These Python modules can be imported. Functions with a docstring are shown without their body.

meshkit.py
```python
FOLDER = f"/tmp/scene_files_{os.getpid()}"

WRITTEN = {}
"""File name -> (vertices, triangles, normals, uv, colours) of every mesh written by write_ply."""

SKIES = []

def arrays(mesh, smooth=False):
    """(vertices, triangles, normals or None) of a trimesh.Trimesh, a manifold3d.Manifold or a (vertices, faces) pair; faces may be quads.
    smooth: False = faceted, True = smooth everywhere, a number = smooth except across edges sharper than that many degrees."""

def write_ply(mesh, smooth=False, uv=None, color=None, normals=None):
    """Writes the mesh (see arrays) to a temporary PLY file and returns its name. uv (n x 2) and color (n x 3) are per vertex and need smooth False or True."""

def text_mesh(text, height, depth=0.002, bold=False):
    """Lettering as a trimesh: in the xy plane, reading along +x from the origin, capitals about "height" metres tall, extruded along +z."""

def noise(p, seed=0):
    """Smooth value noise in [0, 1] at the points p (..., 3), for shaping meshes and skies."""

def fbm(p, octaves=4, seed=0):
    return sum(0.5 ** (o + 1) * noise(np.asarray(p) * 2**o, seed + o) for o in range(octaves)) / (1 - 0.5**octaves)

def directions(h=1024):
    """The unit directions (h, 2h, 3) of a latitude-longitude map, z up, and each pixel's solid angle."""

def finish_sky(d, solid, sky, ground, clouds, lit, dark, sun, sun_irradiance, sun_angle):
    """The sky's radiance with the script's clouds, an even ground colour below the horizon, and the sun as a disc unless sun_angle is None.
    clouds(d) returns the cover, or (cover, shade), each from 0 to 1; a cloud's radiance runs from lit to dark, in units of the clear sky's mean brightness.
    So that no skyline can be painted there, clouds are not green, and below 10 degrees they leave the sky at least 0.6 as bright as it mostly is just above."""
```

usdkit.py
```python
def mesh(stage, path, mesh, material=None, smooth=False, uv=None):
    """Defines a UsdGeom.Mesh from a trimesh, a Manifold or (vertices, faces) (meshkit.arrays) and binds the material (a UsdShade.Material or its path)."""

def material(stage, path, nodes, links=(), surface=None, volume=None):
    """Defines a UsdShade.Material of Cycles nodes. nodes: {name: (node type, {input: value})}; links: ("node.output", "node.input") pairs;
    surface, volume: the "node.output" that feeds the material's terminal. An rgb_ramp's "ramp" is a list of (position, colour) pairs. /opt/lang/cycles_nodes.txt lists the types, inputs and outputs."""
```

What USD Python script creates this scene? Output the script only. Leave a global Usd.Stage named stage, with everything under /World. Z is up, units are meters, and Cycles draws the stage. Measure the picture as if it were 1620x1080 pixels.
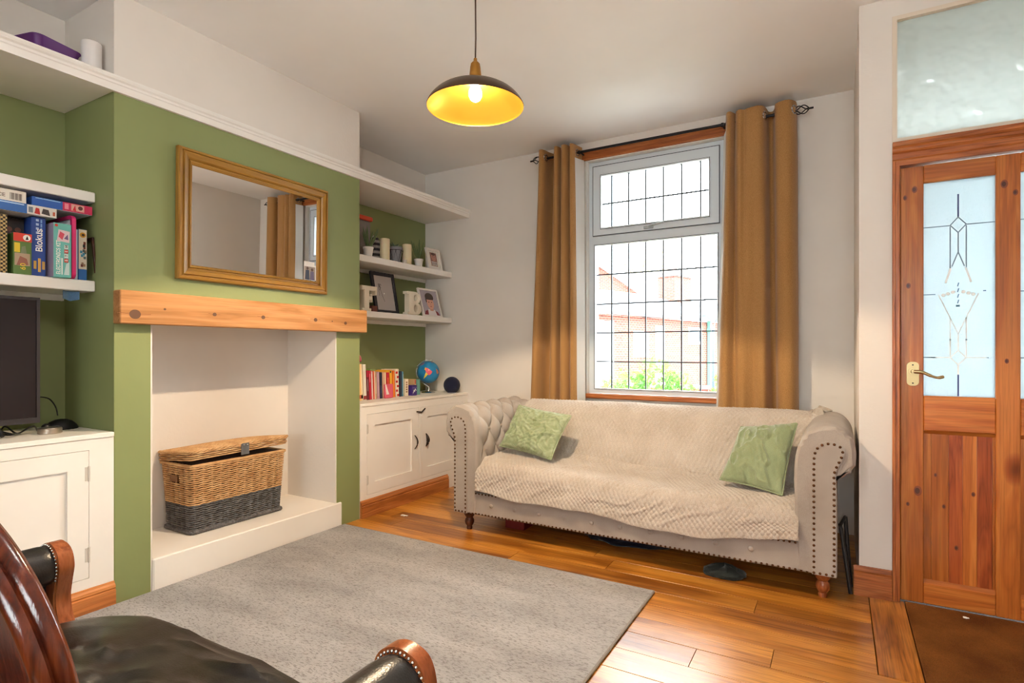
import math, random
import numpy as np, trimesh, manifold3d as m3, usdkit, meshkit
from meshkit import noise, fbm, text_mesh
from shapely.geometry import Polygon, Point, box as sbox, LineString
from shapely import affinity
from shapely.ops import unary_union
from pxr import Usd, UsdGeom, UsdLux, UsdShade, Gf, Sdf

stage = Usd.Stage.CreateInMemory()
UsdGeom.SetStageUpAxis(stage, UsdGeom.Tokens.z)
UsdGeom.SetStageMetersPerUnit(stage, 1.0)
UsdGeom.Xform.Define(stage, '/World')
UsdGeom.Scope.Define(stage, '/World/Looks')
rnd = random.Random(7)
PI = math.pi

# ---------------------------------------------------------------- camera, sky, lights
cam = UsdGeom.Camera.Define(stage, '/World/camera')
cam.AddTranslateOp().Set(Gf.Vec3d(0, 0, 1.139))
cam.AddRotateZOp().Set(30.1)
cam.AddRotateXOp().Set(90.0)
cam.CreateHorizontalApertureAttr(36.0)
cam.CreateVerticalApertureAttr(24.0)
cam.CreateFocalLengthAttr(36.0 * 890 / 1620)
cam.CreateVerticalApertureOffsetAttr(36.0 * 15 / 1620)
cam.CreateClippingRangeAttr(Gf.Vec2f(0.02, 200))
cam.CreateExposureAttr(0.72)
sky = UsdLux.DomeLight.Define(stage, '/World/sky')          # bright even overcast
sky.CreateIntensityAttr(3.95)
sky.CreateColorAttr(Gf.Vec3f(0.93, 0.97, 1.0))
BULB = 130.0                                                  # radiance of the pendant's bulb
DOWN = 27.0                                                  # power of the light added below the pendant's bulb
FILL = 27.0                                                  # radiance of the added fill globe, out of view

# ---------------------------------------------------------------- helpers
def tri(m):
    if hasattr(m, 'to_mesh'):
        k = m.to_mesh(); return np.array(k.vert_properties[:, :3], float), np.array(k.tri_verts, int)
    if isinstance(m, (tuple, list)):
        v, f = np.asarray(m[0], float), np.asarray(m[1], int)
        if f.shape[1] == 4: f = np.vstack([f[:, [0, 1, 2]], f[:, [0, 2, 3]]])
        return v, f
    return np.array(m.vertices, float), np.array(m.faces, int)
def cat(*ms):
    vs, fs, n = [], [], 0
    for m in ms:
        v, f = tri(m); vs.append(v); fs.append(f + n); n += len(v)
    return np.vstack(vs), np.vstack(fs)
def shift(m, d):
    v, f = tri(m); return v + np.asarray(d, float), f
def xf(m, M):
    v, f = tri(m); M = np.asarray(M, float); return v @ M[:3, :3].T + M[:3, 3], f
def rot(m, axis, deg, at=(0, 0, 0)):
    return xf(m, trimesh.transformations.rotation_matrix(math.radians(deg), axis, at))
def cbox(x0, x1, y0, y1, z0, z1, c=0.003):
    c = min(c, (x1 - x0) * .45, (y1 - y0) * .45, (z1 - z0) * .45)
    P = []
    for X, a in ((x0, 1), (x1, -1)):
        for Y, b in ((y0, 1), (y1, -1)):
            for Z, d in ((z0, 1), (z1, -1)):
                P += [(X, Y + b * c, Z + d * c), (X + a * c, Y, Z + d * c), (X + a * c, Y + b * c, Z)]
    return tri(m3.Manifold.hull_points(np.array(P)))
def bx(x0, x1, y0, y1, z0, z1):
    m = trimesh.creation.box(bounds=[[x0, y0, z0], [x1, y1, z1]]); return tri(m)
def rbox(x0, x1, y0, y1, z0, z1, r, n=12):
    s = trimesh.creation.icosphere(2, r).vertices
    P = [s + [X, Y, Z] for X in (x0 + r, x1 - r) for Y in (y0 + r, y1 - r) for Z in (z0 + r, z1 - r)]
    return tri(m3.Manifold.hull_points(np.vstack(P)))
def ext(poly, d):
    gs = getattr(poly, 'geoms', [poly])
    return cat(*[trimesh.creation.extrude_polygon(g, d, engine='earcut') for g in gs if g.area > 1e-9])
def face_x(poly, x0, d):      # polygon in (y, z), extruded towards +x from x0
    v, f = ext(poly, d) if not isinstance(poly, tuple) else poly
    return np.stack([v[:, 2] + x0, v[:, 0], v[:, 1]], 1), f
def face_my(poly, y0, d):     # polygon in (x, z), extruded towards -y from y0
    v, f = ext(poly, d) if not isinstance(poly, tuple) else poly
    return np.stack([v[:, 0], y0 - v[:, 2], v[:, 1]], 1), f
def along_x(poly, x0, x1):    # polygon in (y, z) as profile
    return face_x(poly, x0, x1 - x0)
def along_y(poly, y0, y1):    # polygon in (x, z) as profile
    v, f = ext(poly, y1 - y0); return np.stack([v[:, 0], y1 - v[:, 2], v[:, 1]], 1), f
def frame_on(origin, ex, ey):
    """Matrix that takes (x, y, z) of flat artwork to origin + x ex + y ey + z n."""
    ex, ey = np.asarray(ex, float), np.asarray(ey, float); n = np.cross(ex, ey); n /= np.linalg.norm(n)
    M = np.eye(4); M[:3, 0], M[:3, 1], M[:3, 2], M[:3, 3] = ex, ey, n, origin; return M
def lathe(prof, at=(0, 0, 0), n=28):
    p = np.array(prof, float); a = np.arange(n) * 2 * PI / n
    v = np.stack([p[:, None, 0] * np.cos(a), p[:, None, 0] * np.sin(a), np.repeat(p[:, 1:2], n, 1)], -1).reshape(-1, 3)
    i, j = np.meshgrid(np.arange(len(p) - 1), np.arange(n), indexing='ij')
    q = np.stack([i * n + j, i * n + (j + 1) % n, (i + 1) * n + (j + 1) % n, (i + 1) * n + j], -1).reshape(-1, 4)
    return tri((v + np.asarray(at), q))
def crom(P, k=8, closed=False):
    P = np.asarray(P, float); n = len(P); out = []
    for i in range(n if closed else n - 1):
        p0, p1, p2, p3 = (P[(i + d) % n] if closed else P[min(max(i + d, 0), n - 1)] for d in (-1, 0, 1, 2))
        for t in np.linspace(0, 1, k, endpoint=False):
            out.append(.5 * (2 * p1 + (p2 - p0) * t + (2 * p0 - 5 * p1 + 4 * p2 - p3) * t * t + (3 * p1 - p0 - 3 * p2 + p3) * t ** 3))
    if not closed: out.append(P[-1])
    return np.array(out)
def tube(P, r, sides=8, closed=False, cap=True):
    P = np.asarray(P, float); n = len(P); r = np.broadcast_to(np.asarray(r, float), (n,))
    T = (np.roll(P, -1, 0) - np.roll(P, 1, 0)) if closed else np.gradient(P, axis=0)
    T /= np.linalg.norm(T, axis=1, keepdims=True) + 1e-12
    A = np.cross(T, np.where(np.abs(T[:, 2:]) < .95, [0, 0, 1.], [1., 0, 0])); A /= np.linalg.norm(A, axis=1, keepdims=True) + 1e-12
    B = np.cross(T, A); a = np.arange(sides) * 2 * PI / sides
    v = P[:, None] + r[:, None, None] * (np.cos(a)[None, :, None] * A[:, None] + np.sin(a)[None, :, None] * B[:, None])
    i, j = np.meshgrid(np.arange(n if closed else n - 1), np.arange(sides), indexing='ij')
    k = (i + 1) % n
    q = np.stack([i * sides + j, k * sides + j, k * sides + (j + 1) % sides, i * sides + (j + 1) % sides], -1).reshape(-1, 4)
    v, f = tri((v.reshape(-1, 3), q[:, ::-1]))
    f = f[:, ::-1]
    if cap and not closed:
        c0, c1 = len(v), len(v) + 1; v = np.vstack([v, P[:1], P[-1:]]); s = np.arange(sides); o = (n - 1) * sides
        f = np.vstack([f, np.stack([np.full(sides, c0), s, (s + 1) % sides], 1), np.stack([np.full(sides, c1), o + (s + 1) % sides, o + s], 1)])
    m = trimesh.Trimesh(v, f, process=False)
    if m.volume < 0: f = f[:, ::-1]
    return v, f
def grid(V, closed_u=False):
    """V (nu, nv, 3) -> quads as triangles."""
    nu, nv = V.shape[:2]
    i, j = np.meshgrid(np.arange(nu if closed_u else nu - 1), np.arange(nv - 1), indexing='ij'); k = (i + 1) % nu
    q = np.stack([i * nv + j, k * nv + j, k * nv + j + 1, i * nv + j + 1], -1).reshape(-1, 4)
    return tri((V.reshape(-1, 3), q))
def gnormals(V):
    a, b = np.gradient(V, axis=0), np.gradient(V, axis=1); n = np.cross(a, b)
    return n / (np.linalg.norm(n, axis=-1, keepdims=True) + 1e-12)
def shell(V, t):
    """A sheet with thickness t: the grid V and the grid moved against its normals, closed at the rim."""
    W = V - gnormals(V) * t; nu, nv = V.shape[:2]
    v1, f1 = grid(V); v2, f2 = grid(W); n = len(v1)
    rim = np.concatenate([np.arange(nv), np.arange(1, nu) * nv + nv - 1, (nu - 1) * nv + np.arange(nv - 2, -1, -1), np.arange(nu - 2, 0, -1) * nv])
    a, b = rim, np.roll(rim, -1)
    side = np.vstack([np.stack([a, b, b + n], 1), np.stack([a, b + n, a + n], 1)])
    return np.vstack([v1, v2]), np.vstack([f1, f2[:, ::-1] + n, side])
def loft(loops, cap=True):
    V = np.array(loops, float); L, n = V.shape[:2]
    i, j = np.meshgrid(np.arange(L - 1), np.arange(n), indexing='ij')
    q = np.stack([i * n + j, i * n + (j + 1) % n, (i + 1) * n + (j + 1) % n, (i + 1) * n + j], -1).reshape(-1, 4)
    v, f = tri((V.reshape(-1, 3), q))
    if cap:
        c = len(v); v = np.vstack([v, V[0].mean(0), V[-1].mean(0)]); s = np.arange(n); o = (L - 1) * n
        f = np.vstack([f, np.stack([np.full(n, c), (s + 1) % n, s], 1), np.stack([np.full(n, c + 1), o + s, o + (s + 1) % n], 1)])
    if trimesh.Trimesh(v, f, process=False).volume < 0: f = f[:, ::-1]
    return v, f
def sph(c, r, sub=2, s=(1, 1, 1)):
    m = trimesh.creation.icosphere(sub, r); return np.array(m.vertices) * s + c, np.array(m.faces)
def cyl(p0, p1, r, n=16): return tube([p0, p1], r, n)
def sst(a, b, x):
    t = np.clip((np.asarray(x, float) - a) / (b - a), 0, 1); return t * t * (3 - 2 * t)

taken = set()
def path_for(parent, name):
    p, k = f'{parent}/{name}', 0
    while p in taken: k += 1; p = f'{parent}/{name}_{k:03d}'
    taken.add(p); return p
def meta(prim, label=None, cat_=None, group=None, kind=None):
    for k, v in (('label', label), ('category', cat_), ('group', group), ('kind', kind)):
        if v: prim.SetCustomDataByKey(k, v)
class Thing:
    """An Xform at the thing's base; its parts are meshes given in world coordinates."""
    def __init__(s, name, label=None, cat_=None, loc=(0, 0, 0), group=None, kind=None):
        s.path = path_for('/World', name); s.loc = np.array(loc, float)
        s.x = UsdGeom.Xform.Define(stage, s.path); s.x.AddTranslateOp().Set(Gf.Vec3d(*map(float, loc)))
        meta(s.x.GetPrim(), label, cat_, group, kind)
    def add(s, name, mesh, mat, parent=None, smooth=False, label=None, kind=None):
        p = path_for(parent or s.path, name); v, f = tri(mesh)
        m = usdkit.mesh(stage, p, (v - s.loc, f), mat, smooth=smooth); meta(m.GetPrim(), label, None, None, kind)
        return p
def single(name, mesh, mat, label=None, cat_=None, group=None, kind=None, smooth=False):
    p = path_for('/World', name); v, f = tri(mesh); c = np.array([v[:, 0].mean(), v[:, 1].mean(), v[:, 2].min()])
    m = usdkit.mesh(stage, p, (v - c, f), mat, smooth=smooth); m.AddTranslateOp().Set(Gf.Vec3d(*map(float, c)))
    meta(m.GetPrim(), label, cat_, group, kind); return p

# ---------------------------------------------------------------- materials
def srgb(r, g, b):
    return tuple((c / 255 / 12.92 if c / 255 < .04045 else ((c / 255 + .055) / 1.055) ** 2.4) for c in (r, g, b))
mats = {}
def plain(name, col, rough=.5, metal=0., **kw):
    if name not in mats:
        mats[name] = usdkit.material(stage, f'/World/Looks/{name}', {'p': ('principled_bsdf', dict(base_color=col, roughness=rough, metallic=metal, **kw))}, surface='p.BSDF')
    return mats[name]
def C(r, g, b, rough=.5):
    return plain(f'colour_{r:03d}_{g:03d}_{b:03d}_{int(rough*100):02d}', srgb(r, g, b), rough)
def paint(name, col, rough=.6, bump=.04, scale=60, var=.05, spec=.3, sc2=2.5):
    c = np.array(col)
    mats[name] = usdkit.material(stage, f'/World/Looks/{name}', {
        'g': ('geometry', {}), 'n1': ('noise_texture', dict(scale=sc2, detail=4., roughness=.6)), 'n2': ('noise_texture', dict(scale=scale, detail=3.)),
        'r': ('rgb_ramp', {'ramp': [(.25, tuple(c * (1 - var))), (.75, tuple(np.minimum(c * (1 + var), .95)))]}),
        'b': ('bump', dict(strength=bump, distance=.01)), 'p': ('principled_bsdf', dict(roughness=rough, specular_ior_level=spec))},
        [('g.position', 'n1.vector'), ('g.position', 'n2.vector'), ('n1.fac', 'r.fac'), ('r.color', 'p.base_color'), ('n2.fac', 'b.height'), ('b.normal', 'p.normal')], surface='p.BSDF')
    return mats[name]
def wood(name, dark, mid, light, axis='x', rough=.35, wide=1.0, var=.25, grain=.5, spec=.4, blotch=None, knots=None, bump=.12, rings=3.4, soft=.5):
    """Grain along one axis of the object's own space, each piece with its own stretch of it."""
    dark = tuple(np.array(dark) * (1 - soft) + np.array(mid) * soft)
    a = 'xyz'.index(axis); s1, s2, s3 = [9. * wide] * 3, [95. * wide] * 3, [3.] * 3
    s1[a], s2[a], s3[a] = .8 * wide, 2.5 * wide, 1.2
    nodes = {'t': ('texture_coordinate', {}), 'o': ('object_info', {}), 'k': ('vector_math', dict(math_type='scale', vector1=(7.3, 11.1, 5.7))),
             'v': ('vector_math', dict(math_type='add')), 'm1': ('mapping', dict(scale=tuple(s1))), 'm2': ('mapping', dict(scale=tuple(s2))), 'm3': ('mapping', dict(scale=tuple(s3))),
             'n1': ('noise_texture', dict(scale=1., detail=3., distortion=.9)), 'n2': ('noise_texture', dict(scale=1., detail=4., roughness=.65)), 'n3': ('noise_texture', dict(scale=1., detail=4.)),
             'w': ('math', dict(math_type='multiply', value2=rings)), 'fr': ('math', dict(math_type='pingpong', value2=.5)), 'fr2': ('math', dict(math_type='multiply', value2=2.)),
             'r': ('rgb_ramp', {'ramp': [(0., dark), (.35, mid), (1., light)]}),
             'r2': ('rgb_ramp', {'ramp': [(.3, (1 - grain,) * 3), (.55, (1.,) * 3)]}), 'mx': ('mix_color', dict(blend_type='multiply', fac=1.)),
             'hv': ('math', dict(math_type='multiply_add', value2=var * 2, value3=1 - var)), 'h': ('hsv', {}),
             'b': ('bump', dict(strength=bump, distance=.004)), 'p': ('principled_bsdf', dict(roughness=rough, specular_ior_level=spec))}
    links = [('o.random', 'k.scale'), ('t.object', 'v.vector1'), ('k.vector', 'v.vector2'), ('v.vector', 'm1.vector'), ('v.vector', 'm2.vector'), ('v.vector', 'm3.vector'), ('m1.vector', 'n1.vector'), ('m2.vector', 'n2.vector'), ('m3.vector', 'n3.vector'),
             ('n1.fac', 'w.value1'), ('w.value', 'fr.value1'), ('fr.value', 'fr2.value1'), ('fr2.value', 'r.fac'), ('n2.fac', 'r2.fac'), ('r.color', 'mx.a'), ('r2.color', 'mx.b'),
             ('o.random', 'hv.value1'), ('hv.value', 'h.value'), ('n2.fac', 'b.height'), ('b.normal', 'p.normal')]
    last = 'mx.result'
    if blotch:
        nodes |= {'rb': ('rgb_ramp', {'ramp': [(.38, blotch), (.47, tuple(.5 + .5 * np.array(blotch))), (.58, (1., 1., 1.))]}), 'mb': ('mix_color', dict(blend_type='multiply', fac=1.))}
        links += [('n3.fac', 'rb.fac'), (last, 'mb.a'), ('rb.color', 'mb.b')]; last = 'mb.result'
    if knots:
        ks = [knots] * 3; ks[a] = knots * .55
        nodes |= {'mk': ('mapping', dict(scale=tuple(ks))), 'vk': ('voronoi_texture', dict(scale=1.)), 'rk': ('rgb_ramp', {'ramp': [(0., (.22, .12, .08)), (.07, (.3, .17, .1)), (.11, (.62, .45, .35)), (.16, (1., 1., 1.))]}), 'mkx': ('mix_color', dict(blend_type='multiply', fac=1.))}
        links += [('v.vector', 'mk.vector'), ('mk.vector', 'vk.vector'), ('vk.distance', 'rk.fac'), (last, 'mkx.a'), ('rk.color', 'mkx.b')]; last = 'mkx.result'
    links += [(last, 'h.color'), ('h.color', 'p.base_color')]
    mats[name] = usdkit.material(stage, f'/World/Looks/{name}', nodes, links, surface='p.BSDF'); return mats[name]
def fabric(name, col, col2=None, scale=400, rough=.9, bump=.3, big=6., sheen=.3, dist=.003, tiny=.25):
    c = np.array(col); c2 = np.array(col2 if col2 is not None else c * .8)
    mats[name] = usdkit.material(stage, f'/World/Looks/{name}', {
        't': ('texture_coordinate', {}), 'n1': ('noise_texture', dict(scale=big, detail=4.)), 'n2': ('noise_texture', dict(scale=scale, detail=2.)),
        'r': ('rgb_ramp', {'ramp': [(.3, tuple(c2)), (.7, tuple(c))]}), 'r2': ('rgb_ramp', {'ramp': [(.3, (1 - tiny,) * 3), (.7, (1.,) * 3)]}), 'mx': ('mix_color', dict(blend_type='multiply', fac=1.)),
        'b': ('bump', dict(strength=bump, distance=dist)), 'p': ('principled_bsdf', dict(roughness=rough, specular_ior_level=.15, sheen_weight=sheen, sheen_roughness=.5))},
        [('t.object', 'n1.vector'), ('t.object', 'n2.vector'), ('n1.fac', 'r.fac'), ('n2.fac', 'r2.fac'), ('r.color', 'mx.a'), ('r2.color', 'mx.b'), ('mx.result', 'p.base_color'), ('n2.fac', 'b.height'), ('b.normal', 'p.normal')], surface='p.BSDF')
    return mats[name]
WHITE_WALL = paint('white_wall', srgb(226, 219, 211), bump=.08, var=.03)
CEIL = paint('ceiling_paint', srgb(244, 243, 241), var=.02)
GREEN = paint('sage_wall', srgb(136, 145, 96), rough=.45, var=.04)
TRIMW = paint('white_gloss', srgb(236, 232, 226), rough=.35, bump=.03, scale=25, var=.03, spec=.5)
CABW = paint('cabinet_white', srgb(236, 230, 222), rough=.4, bump=.06, scale=30, var=.04, spec=.4)
UPVC = plain('white_upvc', srgb(212, 221, 228), .3)
PINE_Z = wood('pine_upright', srgb(138, 74, 28), srgb(182, 102, 42), srgb(198, 122, 56), 'z', rough=.32, wide=1.6, var=.16, grain=.3, knots=3.4, rings=2.4, soft=.6)
PINE_X = wood('pine_level', srgb(138, 74, 28), srgb(182, 102, 42), srgb(198, 122, 56), 'x', rough=.32, wide=1.6, var=.16, grain=.3, knots=3.4, rings=2.4, soft=.6)
PINE_DZ = wood('pine_dark', srgb(112, 46, 20), srgb(158, 74, 34), srgb(178, 92, 44), 'z', rough=.32, wide=2, var=.12, grain=.35)
TRIM_Z = wood('stained_trim_upright', srgb(128, 64, 28), srgb(176, 98, 48), srgb(192, 116, 62), 'z', rough=.35, wide=2, var=.1)
TRIM_X = wood('stained_trim_level', srgb(128, 64, 28), srgb(176, 98, 48), srgb(192, 116, 62), 'x', rough=.35, wide=2, var=.1)
SKIRT_Y = wood('skirting_along', srgb(130, 70, 32), srgb(186, 112, 56), srgb(202, 130, 72), 'y', rough=.35, wide=1.6, var=.1, grain=.3)
BEAMW = wood('oak_beam', srgb(150, 100, 54), srgb(180, 126, 76), srgb(192, 140, 90), 'y', rough=.55, wide=1.0, var=.02, grain=.22, spec=.25, knots=4.2)
FLOOR_X = wood('floor_oak', srgb(146, 86, 26), srgb(198, 128, 46), srgb(216, 148, 62), 'x', rough=.27, wide=1.3, var=.14, grain=.42, spec=.7, blotch=(.5, .42, .36), rings=2.6, soft=.55)
FLOOR_Y = wood('floor_oak_across', srgb(130, 74, 26), srgb(190, 122, 50), srgb(210, 142, 66), 'y', rough=.3, wide=1.3, var=.1, grain=.6, spec=.5, blotch=(.5, .42, .36))
MAHOG = wood('mahogany', srgb(52, 16, 8), srgb(92, 34, 16), srgb(116, 50, 24), 'z', rough=.16, wide=2, var=.05, grain=.4, spec=.6)
MAHOGL = wood('mahogany_arm', srgb(104, 46, 20), srgb(146, 76, 38), srgb(162, 92, 50), 'z', rough=.22, wide=2, var=.05, grain=.25, spec=.5)
DARKW = wood('dark_walnut', srgb(44, 22, 16), srgb(74, 40, 28), srgb(90, 52, 36), 'z', rough=.3, wide=2, var=.05)
LEATHER = usdkit.material(stage, '/World/Looks/black_leather', {'t': ('texture_coordinate', {}), 'v': ('voronoi_texture', dict(scale=260.)), 'n': ('noise_texture', dict(scale=5., detail=4.)), 'rr': ('rgb_ramp', {'ramp': [(.3, (.24,) * 3), (.7, (.42,) * 3)]}),
    'b': ('bump', dict(strength=.12, distance=.002)), 'p': ('principled_bsdf', dict(base_color=srgb(30, 27, 25), specular_ior_level=.6))}, [('t.object', 'v.vector'), ('t.object', 'n.vector'), ('n.fac', 'rr.fac'), ('rr.color', 'p.roughness'), ('v.distance', 'b.height'), ('b.normal', 'p.normal')], surface='p.BSDF')
BLACKM = plain('black_metal', srgb(34, 34, 38), .4, .6)
BLACKP = plain('black_plastic', srgb(24, 24, 27), .35)
BRASS = plain('aged_brass', srgb(176, 154, 112), .34, 1.)
CHROME = plain('chrome', srgb(200, 200, 200), .15, 1.)
NAILM = plain('bronze_nail', srgb(92, 62, 40), .35, .9)
IRON = plain('dark_iron', srgb(60, 52, 48), .45, .8)
SOFAF = fabric('sofa_linen', srgb(184, 174, 165), srgb(166, 155, 145), scale=500, bump=.25, sheen=.15)
BLANK = fabric('throw_fleece', srgb(204, 193, 181), srgb(188, 175, 161), scale=260, bump=.35, sheen=.3, dist=.004)
CURT = usdkit.material(stage, '/World/Looks/curtain_gold', {'t': ('texture_coordinate', {}), 'm': ('mapping', dict(scale=(500., 500., 160.))), 'n': ('noise_texture', dict(scale=1., detail=2.)), 'r': ('rgb_ramp', {'ramp': [(.3, srgb(158, 114, 66)), (.7, srgb(192, 146, 92))]}),
    'p': ('principled_bsdf', dict(roughness=.8, specular_ior_level=.15, sheen_weight=.25)), 'tr': ('translucent_bsdf', dict(color=srgb(214, 156, 84))), 'mx': ('mix_closure', dict(fac=.09)), 'b': ('bump', dict(strength=.25, distance=.002))},
    [('t.object', 'm.vector'), ('m.vector', 'n.vector'), ('n.fac', 'r.fac'), ('r.color', 'p.base_color'), ('n.fac', 'b.height'), ('b.normal', 'p.normal'), ('p.BSDF', 'mx.closure1'), ('tr.BSDF', 'mx.closure2')], surface='mx.closure')
LINING = usdkit.material(stage, '/World/Looks/curtain_lining', {'p': ('diffuse_bsdf', dict(color=srgb(232, 230, 226))), 'tr': ('translucent_bsdf', dict(color=srgb(240, 236, 228))), 'mx': ('mix_closure', dict(fac=.3))}, [('p.BSDF', 'mx.closure1'), ('tr.BSDF', 'mx.closure2')], surface='mx.closure')
GLASS = usdkit.material(stage, '/World/Looks/window_glass', {'t': ('transparent_bsdf', dict(color=(.96, .98, .97))), 'g': ('glossy_bsdf', dict(color=(1., 1., 1.), roughness=.02)), 'f': ('fresnel', dict(IOR=1.45)), 'm': ('mix_closure', {})},
    [('f.fac', 'm.fac'), ('t.BSDF', 'm.closure1'), ('g.BSDF', 'm.closure2')], surface='m.closure')
def frosted(name, col, fac, scale, bump, rough):
    return usdkit.material(stage, f'/World/Looks/{name}', {'g': ('geometry', {}), 'n': ('noise_texture', dict(scale=scale, detail=2.)), 'b': ('bump', dict(strength=bump, distance=.03)), 't': ('translucent_bsdf', dict(color=col)), 's': ('glossy_bsdf', dict(color=(1., 1., 1.), roughness=rough)), 'm': ('mix_closure', dict(fac=fac))},
        [('g.position', 'n.vector'), ('n.fac', 'b.height'), ('b.normal', 's.normal'), ('b.normal', 't.normal'), ('t.BSDF', 'm.closure1'), ('s.BSDF', 'm.closure2')], surface='m.closure')
FROST = frosted('etched_glass', (.58, .66, .70), .08, 300., .1, .3)
RIPPLE = frosted('rippled_glass', (.70, .75, .745), .12, 9., .9, .2)
MIRROR = plain('mirror_silver', (.95, .955, .955), .01, 1.)
GOLDF = wood('gold_frame', srgb(128, 90, 30), srgb(164, 118, 44), srgb(178, 132, 58), 'z', rough=.3, wide=2.5, var=.1, grain=.15, soft=.6, rings=2.0, spec=.6)
RUGM = usdkit.material(stage, '/World/Looks/rug_wool', {'g': ('geometry', {}), 'm': ('mapping', dict(scale=(1.6, 5., 1.))), 'm2': ('mapping', dict(scale=(60., 170., 60.))), 'n1': ('noise_texture', dict(scale=1., detail=5., roughness=.6)), 'n2': ('noise_texture', dict(scale=1., detail=4., roughness=.7)), 'n3': ('noise_texture', dict(scale=900., detail=2.)),
    'r1': ('rgb_ramp', {'ramp': [(.32, srgb(150, 147, 146)), (.62, srgb(178, 175, 174))]}), 'r2': ('rgb_ramp', {'ramp': [(.36, (.52, .5, .48)), (.5, (1., 1., 1.))]}), 'mx': ('mix_color', dict(blend_type='multiply', fac=1.)), 'b': ('bump', dict(strength=.6, distance=.004)), 'p': ('principled_bsdf', dict(roughness=.95, specular_ior_level=.1, sheen_weight=.2))},
    [('g.position', 'm.vector'), ('g.position', 'm2.vector'), ('g.position', 'n3.vector'), ('m.vector', 'n1.vector'), ('m2.vector', 'n2.vector'), ('n1.fac', 'r1.fac'), ('n2.fac', 'r2.fac'), ('r1.color', 'mx.a'), ('r2.color', 'mx.b'), ('mx.result', 'p.base_color'), ('n3.fac', 'b.height'), ('b.normal', 'p.normal')], surface='p.BSDF')
MATM = fabric('coir_mat', srgb(150, 94, 42), srgb(104, 58, 22), scale=350, bump=.8, big=5., dist=.006, tiny=.5, sheen=0.)
def brick(name, c1, c2, mort, scale):
    return usdkit.material(stage, f'/World/Looks/{name}', {'t': ('texture_coordinate', {}), 's': ('separate_xyz', {}), 'a': ('math', dict(math_type='add')), 'c': ('combine_xyz', {}), 'b': ('brick_texture', dict(color1=c1, color2=c2, mortar=mort, scale=scale, mortar_size=.016, brick_width=.5, row_height=.17)), 'p': ('principled_bsdf', dict(roughness=.85))},
        [('t.object', 's.vector'), ('s.x', 'a.value1'), ('s.y', 'a.value2'), ('a.value', 'c.x'), ('s.z', 'c.y'), ('c.vector', 'b.vector'), ('b.color', 'p.base_color')], surface='p.BSDF')
BRICK = brick('red_brick', srgb(126, 66, 52), srgb(98, 52, 42), srgb(140, 124, 112), 2.2)
SLATE = paint('grey_slate', srgb(122, 124, 130), rough=.6, bump=.3, scale=12, var=.12)
LEAF = usdkit.material(stage, '/World/Looks/leaf_green', {'o': ('geometry', {}), 'r': ('rgb_ramp', {'ramp': [(0., srgb(70, 118, 56)), (1., srgb(132, 172, 92))]}), 'p': ('principled_bsdf', dict(roughness=.6)), 't': ('translucent_bsdf', dict(color=srgb(140, 180, 80))), 'm': ('mix_closure', dict(fac=.35))},
    [('o.random_per_island', 'r.fac'), ('r.color', 'p.base_color'), ('p.BSDF', 'm.closure1'), ('t.BSDF', 'm.closure2')], surface='m.closure')

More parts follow.
